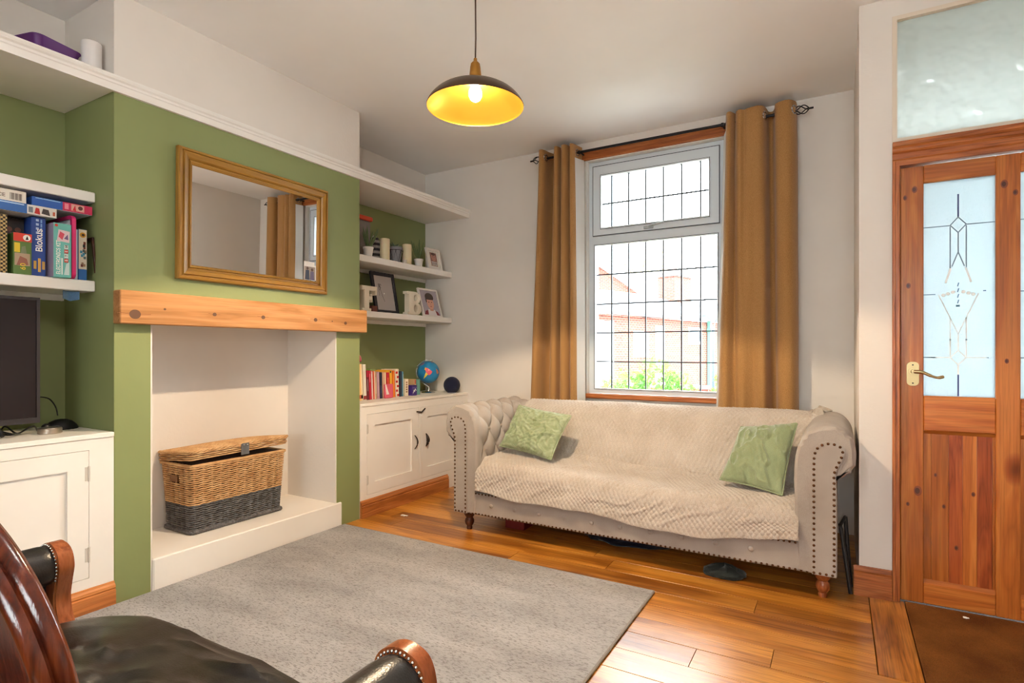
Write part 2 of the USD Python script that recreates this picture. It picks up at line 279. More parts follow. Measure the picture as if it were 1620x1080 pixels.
# ---------------------------------------------------------------- the room shell
XC, XB, YW, ZC, XP, YD, XR, YF = -2.81, -3.28, 4.07, 2.755, 0.085, 3.10, 1.20, -2.6
RAIL0, RAIL1 = 2.30, 2.37
CH0, CH1 = 1.288, 2.784                      # chimney breast
OP0, OP1, OPZ = 1.443, 2.583, 1.30           # fireplace opening
def holed(x0, x1, z0, z1, y0, y1, holes):
    p = sbox(x0, z0, x1, z1)
    for h in holes: p = p.difference(sbox(*h))
    return along_y(p, y0, y1)
S = 'structure'
fl = Thing('floor', 'honey coloured oak plank floor of the living room', None, (0, 0, 0), kind=S)
fl.add('subfloor', bx(XB - .2, XR + .2, YF - .2, YW + .2, -.08, -.024), C(60, 38, 22, .8))
W = .1425; k0 = 2.645
r2 = random.Random(3)
for k in range(-37, 10):
    y0, y1 = k0 + k * W, k0 + (k + 1) * W
    if y0 > YW or y1 < YF: continue
    xe = .122 if y1 > 2.37 else XR
    cuts = [XB]; x = XB + r2.uniform(.4, 1.5)
    while x < xe - .4: cuts.append(x); x += r2.uniform(1.1, 2.3)
    cuts.append(xe)
    for a, b in zip(cuts[:-1], cuts[1:]):
        fl.add('floorboard', cbox(a + .0011, b - .0011, y0 + .0012, min(y1, YW) - .0012, -.022, r2.uniform(-.0006, 0), .0005), FLOOR_X)
fl.add('threshold_board', cbox(.124, .258, 2.362, YD + .005, -.022, .001, .0015), FLOOR_Y, label='worn oak board laid crosswise beside the door mat')
single('ceiling', bx(XB - .2, XR + .2, YF - .2, YW + .2, ZC, ZC + .1), CEIL, kind=S)

wl = Thing('wall_left', None, None, (XC, CH0, 0), kind=S)
low = [bx(XB - .02, XC, CH0, OP0, 0, RAIL1), bx(XB - .02, XC, OP1, CH1, 0, RAIL1), bx(XB - .02, XC, OP0, OP1, OPZ, RAIL1)]
wl.add('chimney_breast', cat(*low), GREEN, label='sage green painted chimney breast')
wl.add('chimney_breast_top', bx(XB - .02, XC, CH0, CH1, RAIL1, ZC + .02), WHITE_WALL, label='white upper chimney breast above the rail')
for a, b in ((-.02, CH0 + .01), (CH1 - .01, YW + .01)):
    wl.add('alcove_back', bx(XB - .1, XB, a, b, 0, RAIL0 + .01), GREEN, label='sage green back of the alcove')
    wl.add('alcove_top', bx(XB - .1, XB, a, b, RAIL0 + .01, ZC + .02), WHITE_WALL, label='white wall above the alcove shelf')
wl.add('wall_panel', bx(XB - .1, XB, YF - .1, -.02, 0, ZC + .02), WHITE_WALL)
wl.add('fireplace_lining', cat(bx(XB - .01, XB + .005, OP0, OP1, 0, OPZ), bx(XB, XC - .002, OP0 - .001, OP0 + .008, 0, OPZ), bx(XB, XC - .002, OP1 - .008, OP1 + .001, 0, OPZ), bx(XB, XC - .002, OP0, OP1, OPZ - .008, OPZ + .001)), WHITE_WALL, label='white lining of the open fireplace')
wl.add('hearth', cbox(XB, XC + .012, OP0 + .006, OP1 + .036, -.01, .155, .006), paint('hearth_white', srgb(236, 230, 222), rough=.5, bump=.15, scale=14, var=.04), label='white painted raised hearth')
WX0, WX1, WZ0, WZ1 = -1.70, -.665, .795, 2.615
single('wall_back', cat(holed(XB - .1, XR + .1, 0, ZC + .02, YW, YW + .28, [(WX0, WZ0, WX1, WZ1), (.33, -.1, 1.13, 2.5)])), WHITE_WALL, kind=S)
single('wall_right', bx(XR, XR + .1, YF - .1, YW + .1, 0, ZC + .02), WHITE_WALL, kind=S)
single('wall_front', holed(XB - .1, XR + .1, 0, ZC + .02, YF - .1, YF, [(-.7, .9, .7, 2.1)]), WHITE_WALL, kind=S)
single('wall_partition', cat(bx(XP, .216, YD, YW + .01, 0, ZC + .02), bx(.216, XR, YD, YD + .11, 2.66, ZC + .02), bx(1.01, XR, YD, YD + .11, 0, 2.66)), WHITE_WALL, kind=S)
# rail moulding with the two wide alcove shelves behind it
prof = [(XC, RAIL0), (XC + .018, RAIL0), (XC + .018, RAIL0 + .03), (XC + .022, RAIL0 + .034), (XC + .022, RAIL0 + .044), (XC + .030, RAIL0 + .050), (XC + .034, RAIL0 + .058), (XC + .034, RAIL0 + .066), (XC + .026, RAIL1), (XC, RAIL1)]
single('trim_1', along_y(Polygon(prof), .0, YW), TRIMW, 'white picture rail moulding along the chimney breast', kind=S)
for a, b, w in ((.0, CH0 - .003, 'left alcove, holding a purple tray'), (CH1 + .003, YW - .003, 'right alcove, beneath the ceiling')):
    single('alcove_shelf', bx(XB + .001, XC - .001, a, b, RAIL0 + .002, RAIL1 - .006), TRIMW, 'deep white topmost shelf of the ' + w, 'shelf')

# ---------------------------------------------------------------- front window
w1 = Thing('window_1', 'white leaded front window with opening top light', None, (-1.18, YW + .08, WZ0), kind=S)
YG = YW + .075
def ring(x0, x1, z0, z1, t, y0, y1, tb=None, tt=None):
    p = sbox(x0, z0, x1, z1).difference(sbox(x0 + t, z0 + (tb or t), x1 - t, z1 - (tt or t))); return along_y(p, y0, y1)
w1.add('window_frame', cat(ring(-1.685, -.68, .812, 2.605, .043, YG - .03, YG + .03, tb=.03), cbox(-1.645, -.718, YG - .03, YG + .03, 1.965, 2.035)), UPVC, smooth=30)
w1.add('top_sash', cat(ring(-1.648, -.715, 2.032, 2.566, .062, YG - .045, YG + .02, tb=.05, tt=.075), ring(-1.592, -.771, 2.076, 2.497, .012, YG - .052, YG - .03)), UPVC)
SASH_SHADE = plain('grey_sash_shade', srgb(96, 104, 112), .6)
w1.add('gasket', cat(ring(-1.652, -.711, 2.028, 2.570, .005, YG - .046, YG - .03), ring(-1.644, -.719, .842, 1.964, .004, YG - .037, YG - .002), ring(-1.588, -.775, 2.076, 2.496, .003, YG - .053, YG - .03)), SASH_SHADE)  # thin dark lines that draw the shading around the sashes
w1.add('glazing_bead', ring(-1.648, -.715, .838, 1.968, .014, YG - .036, YG), UPVC)
hd = w1.add('window_handle', cat(cbox(-1.245, -1.175, YG - .065, YG - .045, 2.04, 2.062, .004), tube(crom([(-1.2, YG - .06, 2.052), (-1.19, YG - .085, 2.054), (-1.14, YG - .088, 2.062), (-1.09, YG - .085, 2.07)], 5), .007, 8)), plain('pale_metal', srgb(176, 186, 190), .3, .4), smooth=50)
LEAD = plain('lead_strip', srgb(66, 74, 84), .5, .3)
vx = [-1.642, -1.512, -1.377, -1.246, -1.114, -.982, -.849, -.718]
def leaded(xs, zs):
    for a, b in zip(xs[:-1], xs[1:]):
        for c, d in zip(zs[:-1], zs[1:]): w1.add('pane', bx(a, b, YG, YG + .004, c, d), GLASS)
    for x in xs[1:-1]: w1.add('lead_strip', bx(x - .0042, x + .0042, YG - .003, YG + .007, zs[0], zs[-1]), LEAD)
    for z in zs[1:-1]: w1.add('lead_strip', bx(xs[0], xs[-1], YG - .0025, YG + .0065, z - .0042, z + .0042), LEAD)
leaded(vx, [.845, 1.056, 1.28, 1.503, 1.732, 1.96])
leaded([-1.586] + vx[1:-1] + [-.777], [2.078, 2.28, 2.492])
w1.add('reveal', cat(bx(WX0, WX0 + .012, YW - .004, YG, WZ0, WZ1), bx(WX1 - .012, WX1, YW - .004, YG, WZ0, WZ1), bx(WX0, WX1, YW - .004, YG, WZ1 - .008, WZ1)), TRIMW)
w1.add('window_sill', cbox(WX0 - .03, WX1 + .03, YW - .045, YG - .02, WZ0 - .018, WZ0 + .016, .006), TRIM_X, label='stained wood window sill')
single('trim_2', cbox(-1.745, -.62, YW - .022, YW + .004, 2.612, 2.69, .005), TRIM_X, 'stained wooden board over the front window', kind=S)

# ---------------------------------------------------------------- unseen rear window, placed to light the room from behind, and unseen lobby door
w2 = Thing('window_2', 'unseen rear window placed to light the room from behind the camera', None, (0, YF, .9), kind=S)
w2.add('window_frame', cat(ring(-.7, .7, .9, 2.1, .06, YF - .08, YF - .02), bx(-.03, .03, YF - .08, YF - .02, .9, 2.1)), UPVC)
for a, b in ((-.64, -.03), (.03, .64)): w2.add('pane', bx(a, b, YF - .052, YF - .048, .96, 2.04), GLASS)
d2 = Thing('door_2', 'unseen glazed outer door of the lobby, lighting the frosted panes', None, (.73, YW + .1, 0), kind=S)  # out of view; placed to brighten the etched panes and fanlight
d2.add('door_frame', cat(ring(.33, 1.13, 0, 2.5, .05, YW + .06, YW + .12), bx(.37, 1.09, YW + .06, YW + .12, 2.0, 2.05), ring(.38, 1.08, 0, 2.0, .09, YW + .07, YW + .11, tb=.3)), UPVC)
d2.add('pane', bx(.46, 1.0, YW + .088, YW + .092, .3, 1.92), GLASS); d2.add('pane', bx(.38, 1.08, YW + .088, YW + .092, 2.05, 2.45), GLASS)

# ---------------------------------------------------------------- pine door to the lobby, its frame and the fanlight
d1 = Thing('door_1', 'varnished knotty pine door with two etched glass panes', None, (.62, YD, 0), kind=S)
D0, D1, DZ = .246, 1.0, 1.972
ya, yb = YD + .012, YD + .05
for a, b in ((D0, .332), (.583, .663), (.914, D1)): d1.add('stile', cbox(a, b, ya, yb, .006, DZ, .003), PINE_Z)
for a, b in ((.332, .583), (.663, .914)):
    d1.add('rail', cbox(a, b, ya, yb, 1.893, DZ, .003), PINE_X); d1.add('rail', cbox(a, b, ya, yb, .782, .938, .004), PINE_X); d1.add('rail', cbox(a, b, ya, yb, .006, .10, .004), PINE_X)
    st = [0, .115, .365, .56, .755, .96, 1.0] if a < .5 else [0, .3, .5, .8, 1.0]
    for i, (s, e) in enumerate(zip(st[:-1], st[1:])):
        q0, q1 = a + s * (b - a), a + e * (b - a)
        d1.add('panel_board', cbox(q0 + .0004, q1 - .0004, ya + .012, yb - .008, .095, .787, .0006), (PINE_DZ if i in (2, 4) else PINE_Z))
    d1.add('panel_moulding', cat(*[along_x(Polygon([(ya + .013, z0), (ya + .013, z0 + s * .016), (ya + .003, z0)]), a, b) for z0, s in ((.10, 1), (.782, -1))], *[along_x(Polygon([(0, 0), (0, 0.01), (0.01, 0)]), a, a + .0001)]), PINE_X)
    p = d1.add('glass_pane', bx(a, b, ya + .018, ya + .023, .938, 1.893), FROST, label='etched glass pane')
    cx = (a + b) / 2; GREYL, PALEL = C(120, 136, 150, .4), plain('clear_cut', (.9, .95, .95), .3)
    def seg(P, m, w=.0022, nm='etched_line'):
        d1.add(nm, cat(*[face_my(LineString(P).buffer(w, cap_style=2), ya + .018, .0012)]), m, parent=p)
    zt = 1.893
    seg([(cx, 1.83), (cx, 1.73)], C(74, 84, 130, .4), .003)
    dm = lambda zc, h, w: [(cx, zc + h), (cx + w, zc), (cx, zc - h), (cx - w, zc), (cx, zc + h)]
    seg(dm(1.695, .034, .028), GREYL)
    seg([(a, 1.694), (cx - .028, 1.694)], GREYL); seg([(cx + .028, 1.694), (b, 1.694)], GREYL)
    for s in (-1, 1):
        seg([(cx + s * .028, 1.69), (cx + s * .028, 1.505)], GREYL); seg([(cx, 1.575), (cx + s * .022, 1.512)], GREYL)
        seg([(cx + s * .026, 1.505), (cx + s * .045, 1.44)], PALEL, .004)
        seg([(cx + s * .07, 1.39), (cx, 1.215)], PALEL); seg([(cx + s * .028, 1.285), (cx + s * .028, 1.115)], PALEL)
        seg([(cx + s * .028, 1.192), (cx + s * .028, 1.185)], C(60, 80, 110), .003)
        seg([(cx + s * .03, 1.11), (cx + s * .1, 1.11)], PALEL)
        for t in (.018, .036, .052): d1.add('etched_leaf', face_my(affinity.rotate(Point(cx + s * t, 1.405 - t * .35).buffer(.008).simplify(.001), s * 35, origin='center'), ya + .018, .0012), PALEL, parent=p)
    seg([(cx, 1.66), (cx, 1.575)], GREYL); seg([(cx, 1.215), (cx, 1.145)], PALEL); seg(dm(1.11, .032, .028), PALEL)
    seg([(a, 1.392), (a + .045, 1.392)], C(110, 130, 150)); seg([(a, 1.11), (a + .045, 1.11)], C(110, 130, 150)); seg([(b - .04, 1.40), (b - .03, 1.40)], C(70, 90, 120)); seg([(b - .03, 1.11), (b - .022, 1.11)], C(70, 90, 120))
    for q_ in (1.44, 1.415, 1.39, 1.365): seg([(cx + .002, q_), (cx - .002, q_ - .016)], C(90, 120, 150), .002)
    seg([(cx - .008, 1.338), (cx + .006, 1.338)], C(60, 100, 120), .004)
    seg([(cx, 1.035), (cx, .94)], C(60, 70, 130), .0028); seg([(cx, 1.075), (cx, 1.035)], PALEL, .003)
KNOTS = [(.299, 1.868, .013, ya), (.264, 1.835, .010, ya), (.276, 1.435, .011, ya), (.311, .509, .019, ya), (.274, .445, .008, ya), (.610, 1.847, .015, ya), (.646, 1.807, .011, ya), (.618, 1.096, .009, ya), (.407, .448, .009, ya + .012), (.509, .515, .009, ya + .012), (.451, .272, .010, ya + .012), (.377, .585, .008, ya + .012)]
KN1, KN2 = C(128, 62, 30, .35), C(78, 36, 22, .35)
for x, z, r, yy in KNOTS:
    k = d1.add('knot', face_my(affinity.scale(Point(x, z).buffer(r, 6), .8, 1.2), yy + .0004, .0007), KN1); d1.add('knot_heart', face_my(affinity.scale(Point(x - r * .1, z).buffer(r * .6, 5), .8, 1.2), yy - .0002, .0006), KN2, parent=k)
hx = .292
hp = d1.add('door_handle', cat(face_my(affinity.scale(Point(0, 0).buffer(.5), 0, 0) if False else sbox(hx - .004, 1.001, hx + .004, 1.071).buffer(.019), ya, .005), lathe([(0, 0), (.016, 0), (.016, .006), (.009, .012), (.008, .034), (0, .034)]) if False else cyl((hx, ya - .004, 1.047), (hx, ya - .045, 1.047), .0095), cyl((hx, ya - .004, 1.047), (hx, ya - .012, 1.047), .017, 20)), BRASS, smooth=40)
d1.add('lever', tube(crom([(hx, ya - .042, 1.047), (hx + .03, ya - .046, 1.045), (hx + .06, ya - .048, 1.03), (hx + .085, ya - .047, 1.022), (hx + .108, ya - .044, 1.027)], 6), [.008] * 7 + [.007] * 6 + [.0055] * 6 + [.007] * 5 + [.004], 10), BRASS, parent=hp, smooth=60)
for z in (.994, 1.076): d1.add('screw', sph((hx, ya - .005, z), .004, 1, (1, .4, 1)) if False else cyl((hx, ya - .003, z), (hx, ya - .0065, z), .0035, 10), IRON, parent=hp)
t3 = Thing('trim_3', 'stained pine door surround', None, (.62, YD, 0), kind=S)
t3.add('jamb', cat(cbox(.214, .2435, YD - .012, YD + .1, 0, 1.99, .003), cbox(.214, .226, YD - .018, YD - .01, 0, 2.0, .002)), TRIM_Z)
t3.add('jamb', cbox(1.002, 1.03, YD - .012, YD + .1, 0, 1.99, .003), TRIM_Z)
hp_ = [(YD + .1, 1.978), (YD - .014, 1.978), (YD - .014, 2.0), (YD - .02, 2.006), (YD - .02, 2.03), (YD - .028, 2.04), (YD - .028, 2.052), (YD - .036, 2.062), (YD - .036, 2.082), (YD + .1, 2.09)]
t3.add('door_head', along_x(Polygon(hp_), .214, 1.04), TRIM_X)
w3 = Thing('window_3', 'rippled glass fanlight over the pine door', None, (.62, YD, 2.09), kind=S)
CREAM = paint('cream_gloss', srgb(222, 208, 190), rough=.35, var=.02)
w3.add('window_frame', ring(.214, 1.03, 2.088, 2.665, .019, YD - .004, YD + .07), CREAM)
w3.add('pane', bx(.232, 1.012, YD + .02, YD + .026, 2.105, 2.648), RIPPLE, label='pale rippled glass pane')
def skirt(y0, y1, xface, h=.118):
    P = [(xface - .002, 0), (xface + .018, 0), (xface + .018, h * .66), (xface + .012, h * .7), (xface + .016, h * .76), (xface + .014, h * .86), (xface + .006, h * .93), (xface + .004, h), (xface - .002, h)]
    return along_y(Polygon(P), y0, y1)
single('baseboard_left', skirt(CH1 + .002, YW - .3, XC + .004), SKIRT_Y, 'varnished skirting board below the right alcove cupboard', kind=S)
single('baseboard_left', skirt(.0, CH0 - .002, XC + .004, .112), SKIRT_Y, 'varnished skirting board below the left alcove cupboard', kind=S)
P = [(YD + .002, 0), (YD - .022, 0), (YD - .022, .1), (YD - .016, .106), (YD - .018, .116), (YD - .010, .128), (YD - .006, .135), (YD + .002, .135)]
single('baseboard_back', along_x(Polygon(P), XP - .022, .213), TRIM_X, 'stained skirting block at the foot of the white wall end', kind=S)

# ---------------------------------------------------------------- floor coverings
rug = Thing('rug', 'large flat grey woven rug on the oak floor in front of the hearth', 'rug', (-1.78, 1.0, 0))
rug.add('pile', cbox(-2.792, -.752, -.35, 2.628, .0015, .0115, .004), RUGM)
BIND = fabric('rug_binding', srgb(158, 150, 140), scale=600, bump=.3)
rug.add('binding', cat(tube([(-.752, -.35, .006), (-.752, 2.628, .006)], .0062, 8), tube([(-2.79, 2.628, .006), (-.752, 2.628, .006)], .006, 8)), BIND, smooth=60)
mat = single('door_mat', cbox(.262, 1.19, 2.366, YD + .008, -.022, .003, .003), MATM, 'brown coir mat sunk into the floor in front of the pine door', 'door mat')
single('paper_scrap', cat(cbox(.46, .475, 3.03, 3.045, .003, .008, .002), cbox(.468, .482, 3.035, 3.046, .003, .006, .002)), C(238, 236, 230), 'tiny white scrap of paper on the brown mat by the door', 'scrap')
single('paper_scrap', cat(cbox(-2.62, -2.585, 2.98, 3.0, .0, .006, .002), cbox(-2.605, -2.57, 2.99, 3.005, .0, .004, .002)), C(238, 236, 230), 'tiny white scrap on the oak floor below the right cupboard', 'scrap')

# ---------------------------------------------------------------- sofa
sofa = Thing('sofa', 'beige linen scroll arm sofa with bronze nail trim under the window', 'sofa', (-1.065, 3.3, 0))
MIR = -2.13
armP = crom([(-.17, .125), (-.173, .3), (-.176, .45), (-.178, .58), (-.166, .68), (-.122, .762), (-.05, .795), (.02, .779), (.062, .725), (.07, .66), (.054, .603), (.02, .57), (-.003, .552), (-.004, .45), (-.004, .3), (-.004, .115)], 9)
d_ = np.r_[0, np.cumsum(np.linalg.norm(np.diff(armP, axis=0), axis=1))]
NS = 170
armP = np.stack([np.interp(np.linspace(0, d_[-1], NS), d_, armP[:, k]) for k in (0, 1)], 1)
tg = np.gradient(armP, axis=0); nr = np.stack([-tg[:, 1], tg[:, 0]], 1); nr /= np.linalg.norm(nr, axis=1, keepdims=True)
s_ = np.linspace(0, d_[-1], NS)
def arm(side):
    ys = np.r_[2.931, 2.932, 2.935, 2.94, 2.948, np.arange(2.956, 3.70, .008), 3.70, 3.715, 3.722]
    loops, btn = [], []
    for i, y in enumerate(ys):
        inset = .014 * max(0, 1 - (y - 2.931) / .017) ** 2 + .014 * max(0, (y - 3.70) / .022)
        off = np.full(NS, -inset)
        S_ = s_ - .40; Yv = y - 3.03
        p, q = Yv / .15 + S_ / .22, Yv / .15 - S_ / .22
        puff = (np.abs(np.sin(PI * p)) ** .45) * (np.abs(np.sin(PI * q)) ** .45)
        mask = sst(.2, .34, s_) * (1 - sst(.72, .84, s_)) * sst(2.975, 3.03, y)
        if side < 0: off = off + (puff - .72) * .036 * mask
        else: off = off + (puff - .75) * .004 * mask
        off = off + .0022 * (noise(np.stack([s_ * 26, np.full(NS, y * 26), np.full(NS, side * 1.)], 1)) - .5)
        if y < 2.955: off = off + .004 * np.sin(s_ * 95 + 3 * np.sin(s_ * 31)) * (sst(.5, .6, s_) * (1 - sst(1.0, 1.1, s_)))
        P_ = armP + nr * -1 * off[:, None] * (1 if trimesh.path.polygons.Polygon(armP).exterior.is_ccw is None else SGN)
        x = P_[:, 0] if side > 0 else MIR - P_[:, 0]
        loops.append(np.stack([x, np.full(NS, y), P_[:, 1]], 1))
    return loft(loops)
SGN = 1.0
_t = Polygon(armP + nr * .005).area - Polygon(armP).area
SGN = -1.0 if _t > 0 else 1.0     # so that positive offsets puff outwards
for sd, nm in ((-1, 'tufted scroll arm at the left end'), (1, 'plain scroll arm at the right end')):
    ap = sofa.add('arm', arm(sd), SOFAF, smooth=60, label=nm)
    if sd < 0:
        for (yy, zz) in ((3.105, .636), (3.255, .636), (3.405, .636), (3.18, .526), (3.33, .526)):
            sofa.add('arm_button', sph((-1.973, yy, zz), .011, 1, (.6, 1, 1)), SOFAF, parent=ap, smooth=True)
    fp = crom([(-.105, .116), (-.105, .35), (-.105, .60), (-.1, .675), (-.075, .714), (-.03, .728), (.014, .714), (.027, .68), (.012, .635), (-.006, .585), (-.0065, .5), (-.0065, .3), (-.0065, .116)], 6)
    pl = Polygon(fp if sd > 0 else np.stack([MIR - fp[:, 0], fp[:, 1]], 1)).buffer(0)
    fpn = sofa.add('arm_front', cat(face_my(pl, 2.934, .010), face_my(pl.buffer(-.003), 2.925, .003)), SOFAF)
    line = pl.buffer(-.009).exterior; n = int(line.length / .0245); nails = []
    for i in range(n):
        q = line.interpolate(i / n, normalized=True); nails.append(sph((q.x, 2.9215, q.y), .0062, 1, (1, .55, 1)))
    sofa.add('nail_trim', cat(*nails), NAILM, parent=fpn, smooth=True, kind='stuff')
rl = sofa.add('front_rail', cat(rbox(-2.03, -.10, 2.936, 3.05, .112, .252, .012)), SOFAF, smooth=50)
nails = [sph((x, 2.9345, z + .0), .0058, 1, (1, .55, 1)) for z in (.121, .246) for x in np.arange(-2.012, -.11, .0242)]
sofa.add('nail_trim', cat(*nails), NAILM, parent=rl, smooth=True, kind='stuff')
for x in np.arange(-1.85, -.2, .165): sofa.add('rail_button', sph((x, 2.935, .183), .013, 1, (1, .5, 1)), SOFAF, parent=rl, smooth=True)
sofa.add('frame_base', cbox(-2.10, -.02, 3.0, 3.72, .113, .25, .01), SOFAF)
bp = crom([(3.30, .25), (3.36, .42), (3.43, .56), (3.475, .66), (3.515, .725), (3.58, .764), (3.65, .772), (3.72, .752), (3.765, .70), (3.765, .635), (3.735, .585), (3.70, .55), (3.70, .3), (3.70, .115)], 7)
sofa.add('backrest', along_x(Polygon(bp), -2.06, -.07), SOFAF, smooth=40)
def zseat(x): return .452 - .045 * sst(-1.9, -.9, x)
xs = np.linspace(-1.952, -.18, 70); th = crom([(3.38, .25), (2.975, .25), (2.945, .30), (2.948, .38), (2.985, .0), (3.1, .0), (3.38, .0)], 8)
lo = []
for x in xs:
    e = .02 * (1 - min(1, (x + 1.952) / .03, (-.18 - x) / .03)) ** 2; zt = zseat(x) - .012
    P_ = [(3.40, .25 + e), (2.985, .25 + e), (2.962, .27), (2.952 + e, .33), (2.955 + e, zt - .05), (2.97 + e, zt - .02), (3.0, zt - e), (3.2, zt + .004 - e), (3.40, zt - e)]
    P_ = crom(P_, 4, closed=True); lo.append(np.stack([np.full(len(P_), x), P_[:, 0], P_[:, 1]], 1))
sofa.add('seat_cushion', loft(lo), SOFAF, smooth=50)
legp = [(0, 0), (.017, 0), (.019, .012), (.0165, .02), (.026, .034), (.031, .05), (.027, .066), (.020, .076), (.028, .084), (.036, .1), (.036, .118), (0, .118)]
for x, y in ((-2.045, 2.985), (-.062, 2.985), (-2.045, 3.64), (-.062, 3.64)): sofa.add('leg', lathe(legp, (x, y, 0), 20), MAHOGL if x > -1 else DARKW, smooth=40)

# throws: honeycomb fleece, one over the seat and one over the back
def honey(x, s, c=.026):
    a, b = x / c, s / (c * .866)
    return .5 + .25 * (np.cos(2 * PI * a + 0 * b) * np.cos(PI * b) * 2)
def throw(path, x0, x1, nx, ns, amp, wr, seed, xmod=None, hem=None):
    d = np.r_[0, np.cumsum(np.linalg.norm(np.diff(path, axis=0), axis=1))]
    s = np.linspace(0, d[-1], ns); Y = np.interp(s, d, path[:, 0]); Z = np.interp(s, d, path[:, 1]); x = np.linspace(x0, x1, nx)
    Xg, Sg = np.meshgrid(x, s, indexing='ij'); V = np.stack([Xg, np.broadcast_to(Y, Xg.shape), np.broadcast_to(Z, Xg.shape)], -1).copy()
    if xmod is not None: V = xmod(V, Xg, Sg, d[-1])
    N = gnormals(V); N *= np.sign(N[nx // 2, ns // 2, 2] or 1)
    big = fbm(np.stack([Xg * 3.2 + Sg * 2.5, Sg * 7, np.full_like(Xg, seed)], -1), 3, seed) - .5
    fold = np.abs(fbm(np.stack([Xg * 4.5 + Sg * 6, Sg * 2.2 - Xg * 1.0, np.full_like(Xg, seed + .5)], -1), 2, seed + 3) - .5)
    h = honey(Xg, Sg) * amp + big * wr + np.maximum(0, .07 - fold) * wr * 4.5
    return V + N * h[..., None]
def seatmod(V, Xg, Sg, L):
    f = sst(0, .12, Sg) * 0 + 1
    dz = (zseat(Xg) - .452) * sst(.225, .40, V[..., 2]); V[..., 2] += dz * f
    hem = Sg / L; low = (.03 * (fbm(np.stack([Xg * 2.6, Xg * 0, Xg * 0 + 4.], -1), 2, 5) - .5) * 2 + .006 + .04 * sst(-1.60, -1.95, Xg) + .03 * sst(-.4, -.16, Xg)) * sst(.72, 1, hem)
    V[..., 2] += low
    wv = .012 * np.sin(Xg * 17 + 3 * np.sin(Xg * 5)) * sst(.7, 1, hem); V[..., 1] -= np.maximum(0, wv) + .004
    ed = sst(-1.90, -1.952, Xg) + sst(-.21, -.165, Xg); V[..., 2] -= .03 * ed * sst(.35, .45, V[..., 2]) * sst(.55, .62, hem)
    V[..., 2] += .02 * sst(.12, 0, hem)
    return V
sp = crom([(3.392, .472), (3.35, .463), (3.30, .456), (3.2, .455), (3.06, .456), (2.99, .450), (2.955, .43), (2.936, .39), (2.930, .33), (2.926, .26), (2.922, .215)], 8)
tb = single('throw_blanket', shell(throw(sp, -1.958, -.158, 460, 190, .0065, .017, 2, seatmod), .004), BLANK, 'cream honeycomb fleece throw spread over the sofa seat', 'throw', smooth=True)
def backmod(V, Xg, Sg, L):
    top = np.interp(Xg, [-.19, -.166, -.122, -.05, .02], [.0, .69, .775, .810, .795]); on = sst(3.50, 3.56, V[..., 1])
    V[..., 2] = np.where((Xg > -.2) & (V[..., 2] > .55), np.maximum(V[..., 2], (top + .012 * np.sin(Xg * 90 + V[..., 1] * 25)) * on), V[..., 2]); dz = (zseat(Xg) - .452) * sst(.62, .5, V[..., 2]); V[..., 2] += dz; V[..., 1] += dz * .6 - .006 * sst(.62, .5, V[..., 2]); V[..., 0] += .035 * sst(-.2, -.05, Xg) * np.sin(V[..., 1] * 31)
    return V
bq = crom([(3.385, .478), (3.41, .545), (3.455, .655), (3.498, .735), (3.575, .78), (3.65, .789), (3.725, .770), (3.782, .705), (3.785, .63), (3.785, .48)], 8)
single('throw_blanket', shell(throw(bq, -1.935, -.06, 460, 150, .0062, .012, 9, backmod), .004), BLANK, 'beige honeycomb fleece throw hung over the sofa back', 'throw', smooth=True)
gath = [crom([(-1.935 + .03 * k, 3.62, .782), (-1.915 + .028 * k, 3.53, .772 - .002 * k), (-1.90 + .022 * k, 3.468, .70), (-1.89 + .02 * k, 3.43, .62)], 8) for k in range(3)]

# scatter cushions
def cushion(name, label, mat, TL, TR, BL, BR, puff, leaf, seed):
    TL, TR, BL, BR = (np.array(p, float) for p in (TL, TR, BL, BR)); n = 90
    u, v = np.meshgrid(np.linspace(-1, 1, n), np.linspace(-1, 1, n), indexing='ij'); a, b = (u + 1) / 2, (v + 1) / 2
    pin = 1 - .05 * (1 - np.abs(v) ** 2) * np.abs(u) ** 3; pin2 = 1 - .05 * (1 - np.abs(u) ** 2) * np.abs(v) ** 3
    a2, b2 = .5 + (a - .5) * pin, .5 + (b - .5) * pin2
    P = ((1 - a2) * (1 - b2))[..., None] * BL + (a2 * (1 - b2))[..., None] * BR + ((1 - a2) * b2)[..., None] * TL + (a2 * b2)[..., None] * TR
    nrm = np.cross(BR - BL, TL - BL); nrm /= np.linalg.norm(nrm)
    prof = ((1 - np.abs(u) ** 2.6) * (1 - np.abs(v) ** 2.6)) ** .55
    wr = (fbm(np.stack([u * 2.2 + v * 1.2, v * 1.3 - u * .6, u * 0 + seed], -1), 3, seed) - .5)
    rid = np.maximum(0, .10 - np.abs(wr)) * .10 * np.minimum(prof * 2, 1)
    rel = leaf(u, v) * .0026 * np.minimum(prof * 3, 1)
    h = puff * prof + wr * .036 * np.minimum(prof * 1.5, 1) + rid * 1.2 + rel
    F = P + nrm * h[..., None]; Bk = P - nrm * (puff * .8 * prof)[..., None]
    v1, f1 = grid(F); v2, f2 = grid(Bk); c = Thing(name, label, 'cushion', (BL + BR) / 2)
    m = trimesh.Trimesh(np.vstack([v1, v2]), np.vstack([f1, f2[:, ::-1] + len(v1)]), process=False); m.merge_vertices()
    if m.volume < 0: m.invert()
    c.add('cover', m, mat, smooth=True)
    k = np.arange(n); rim = np.vstack([P[k, 0], P[-1, k[1:]], P[k[::-1][1:], -1], P[0, k[::-1][1:-1]]])
    c.add('seam', tube(rim[::3], .0042, 6, closed=True), mat, smooth=True)
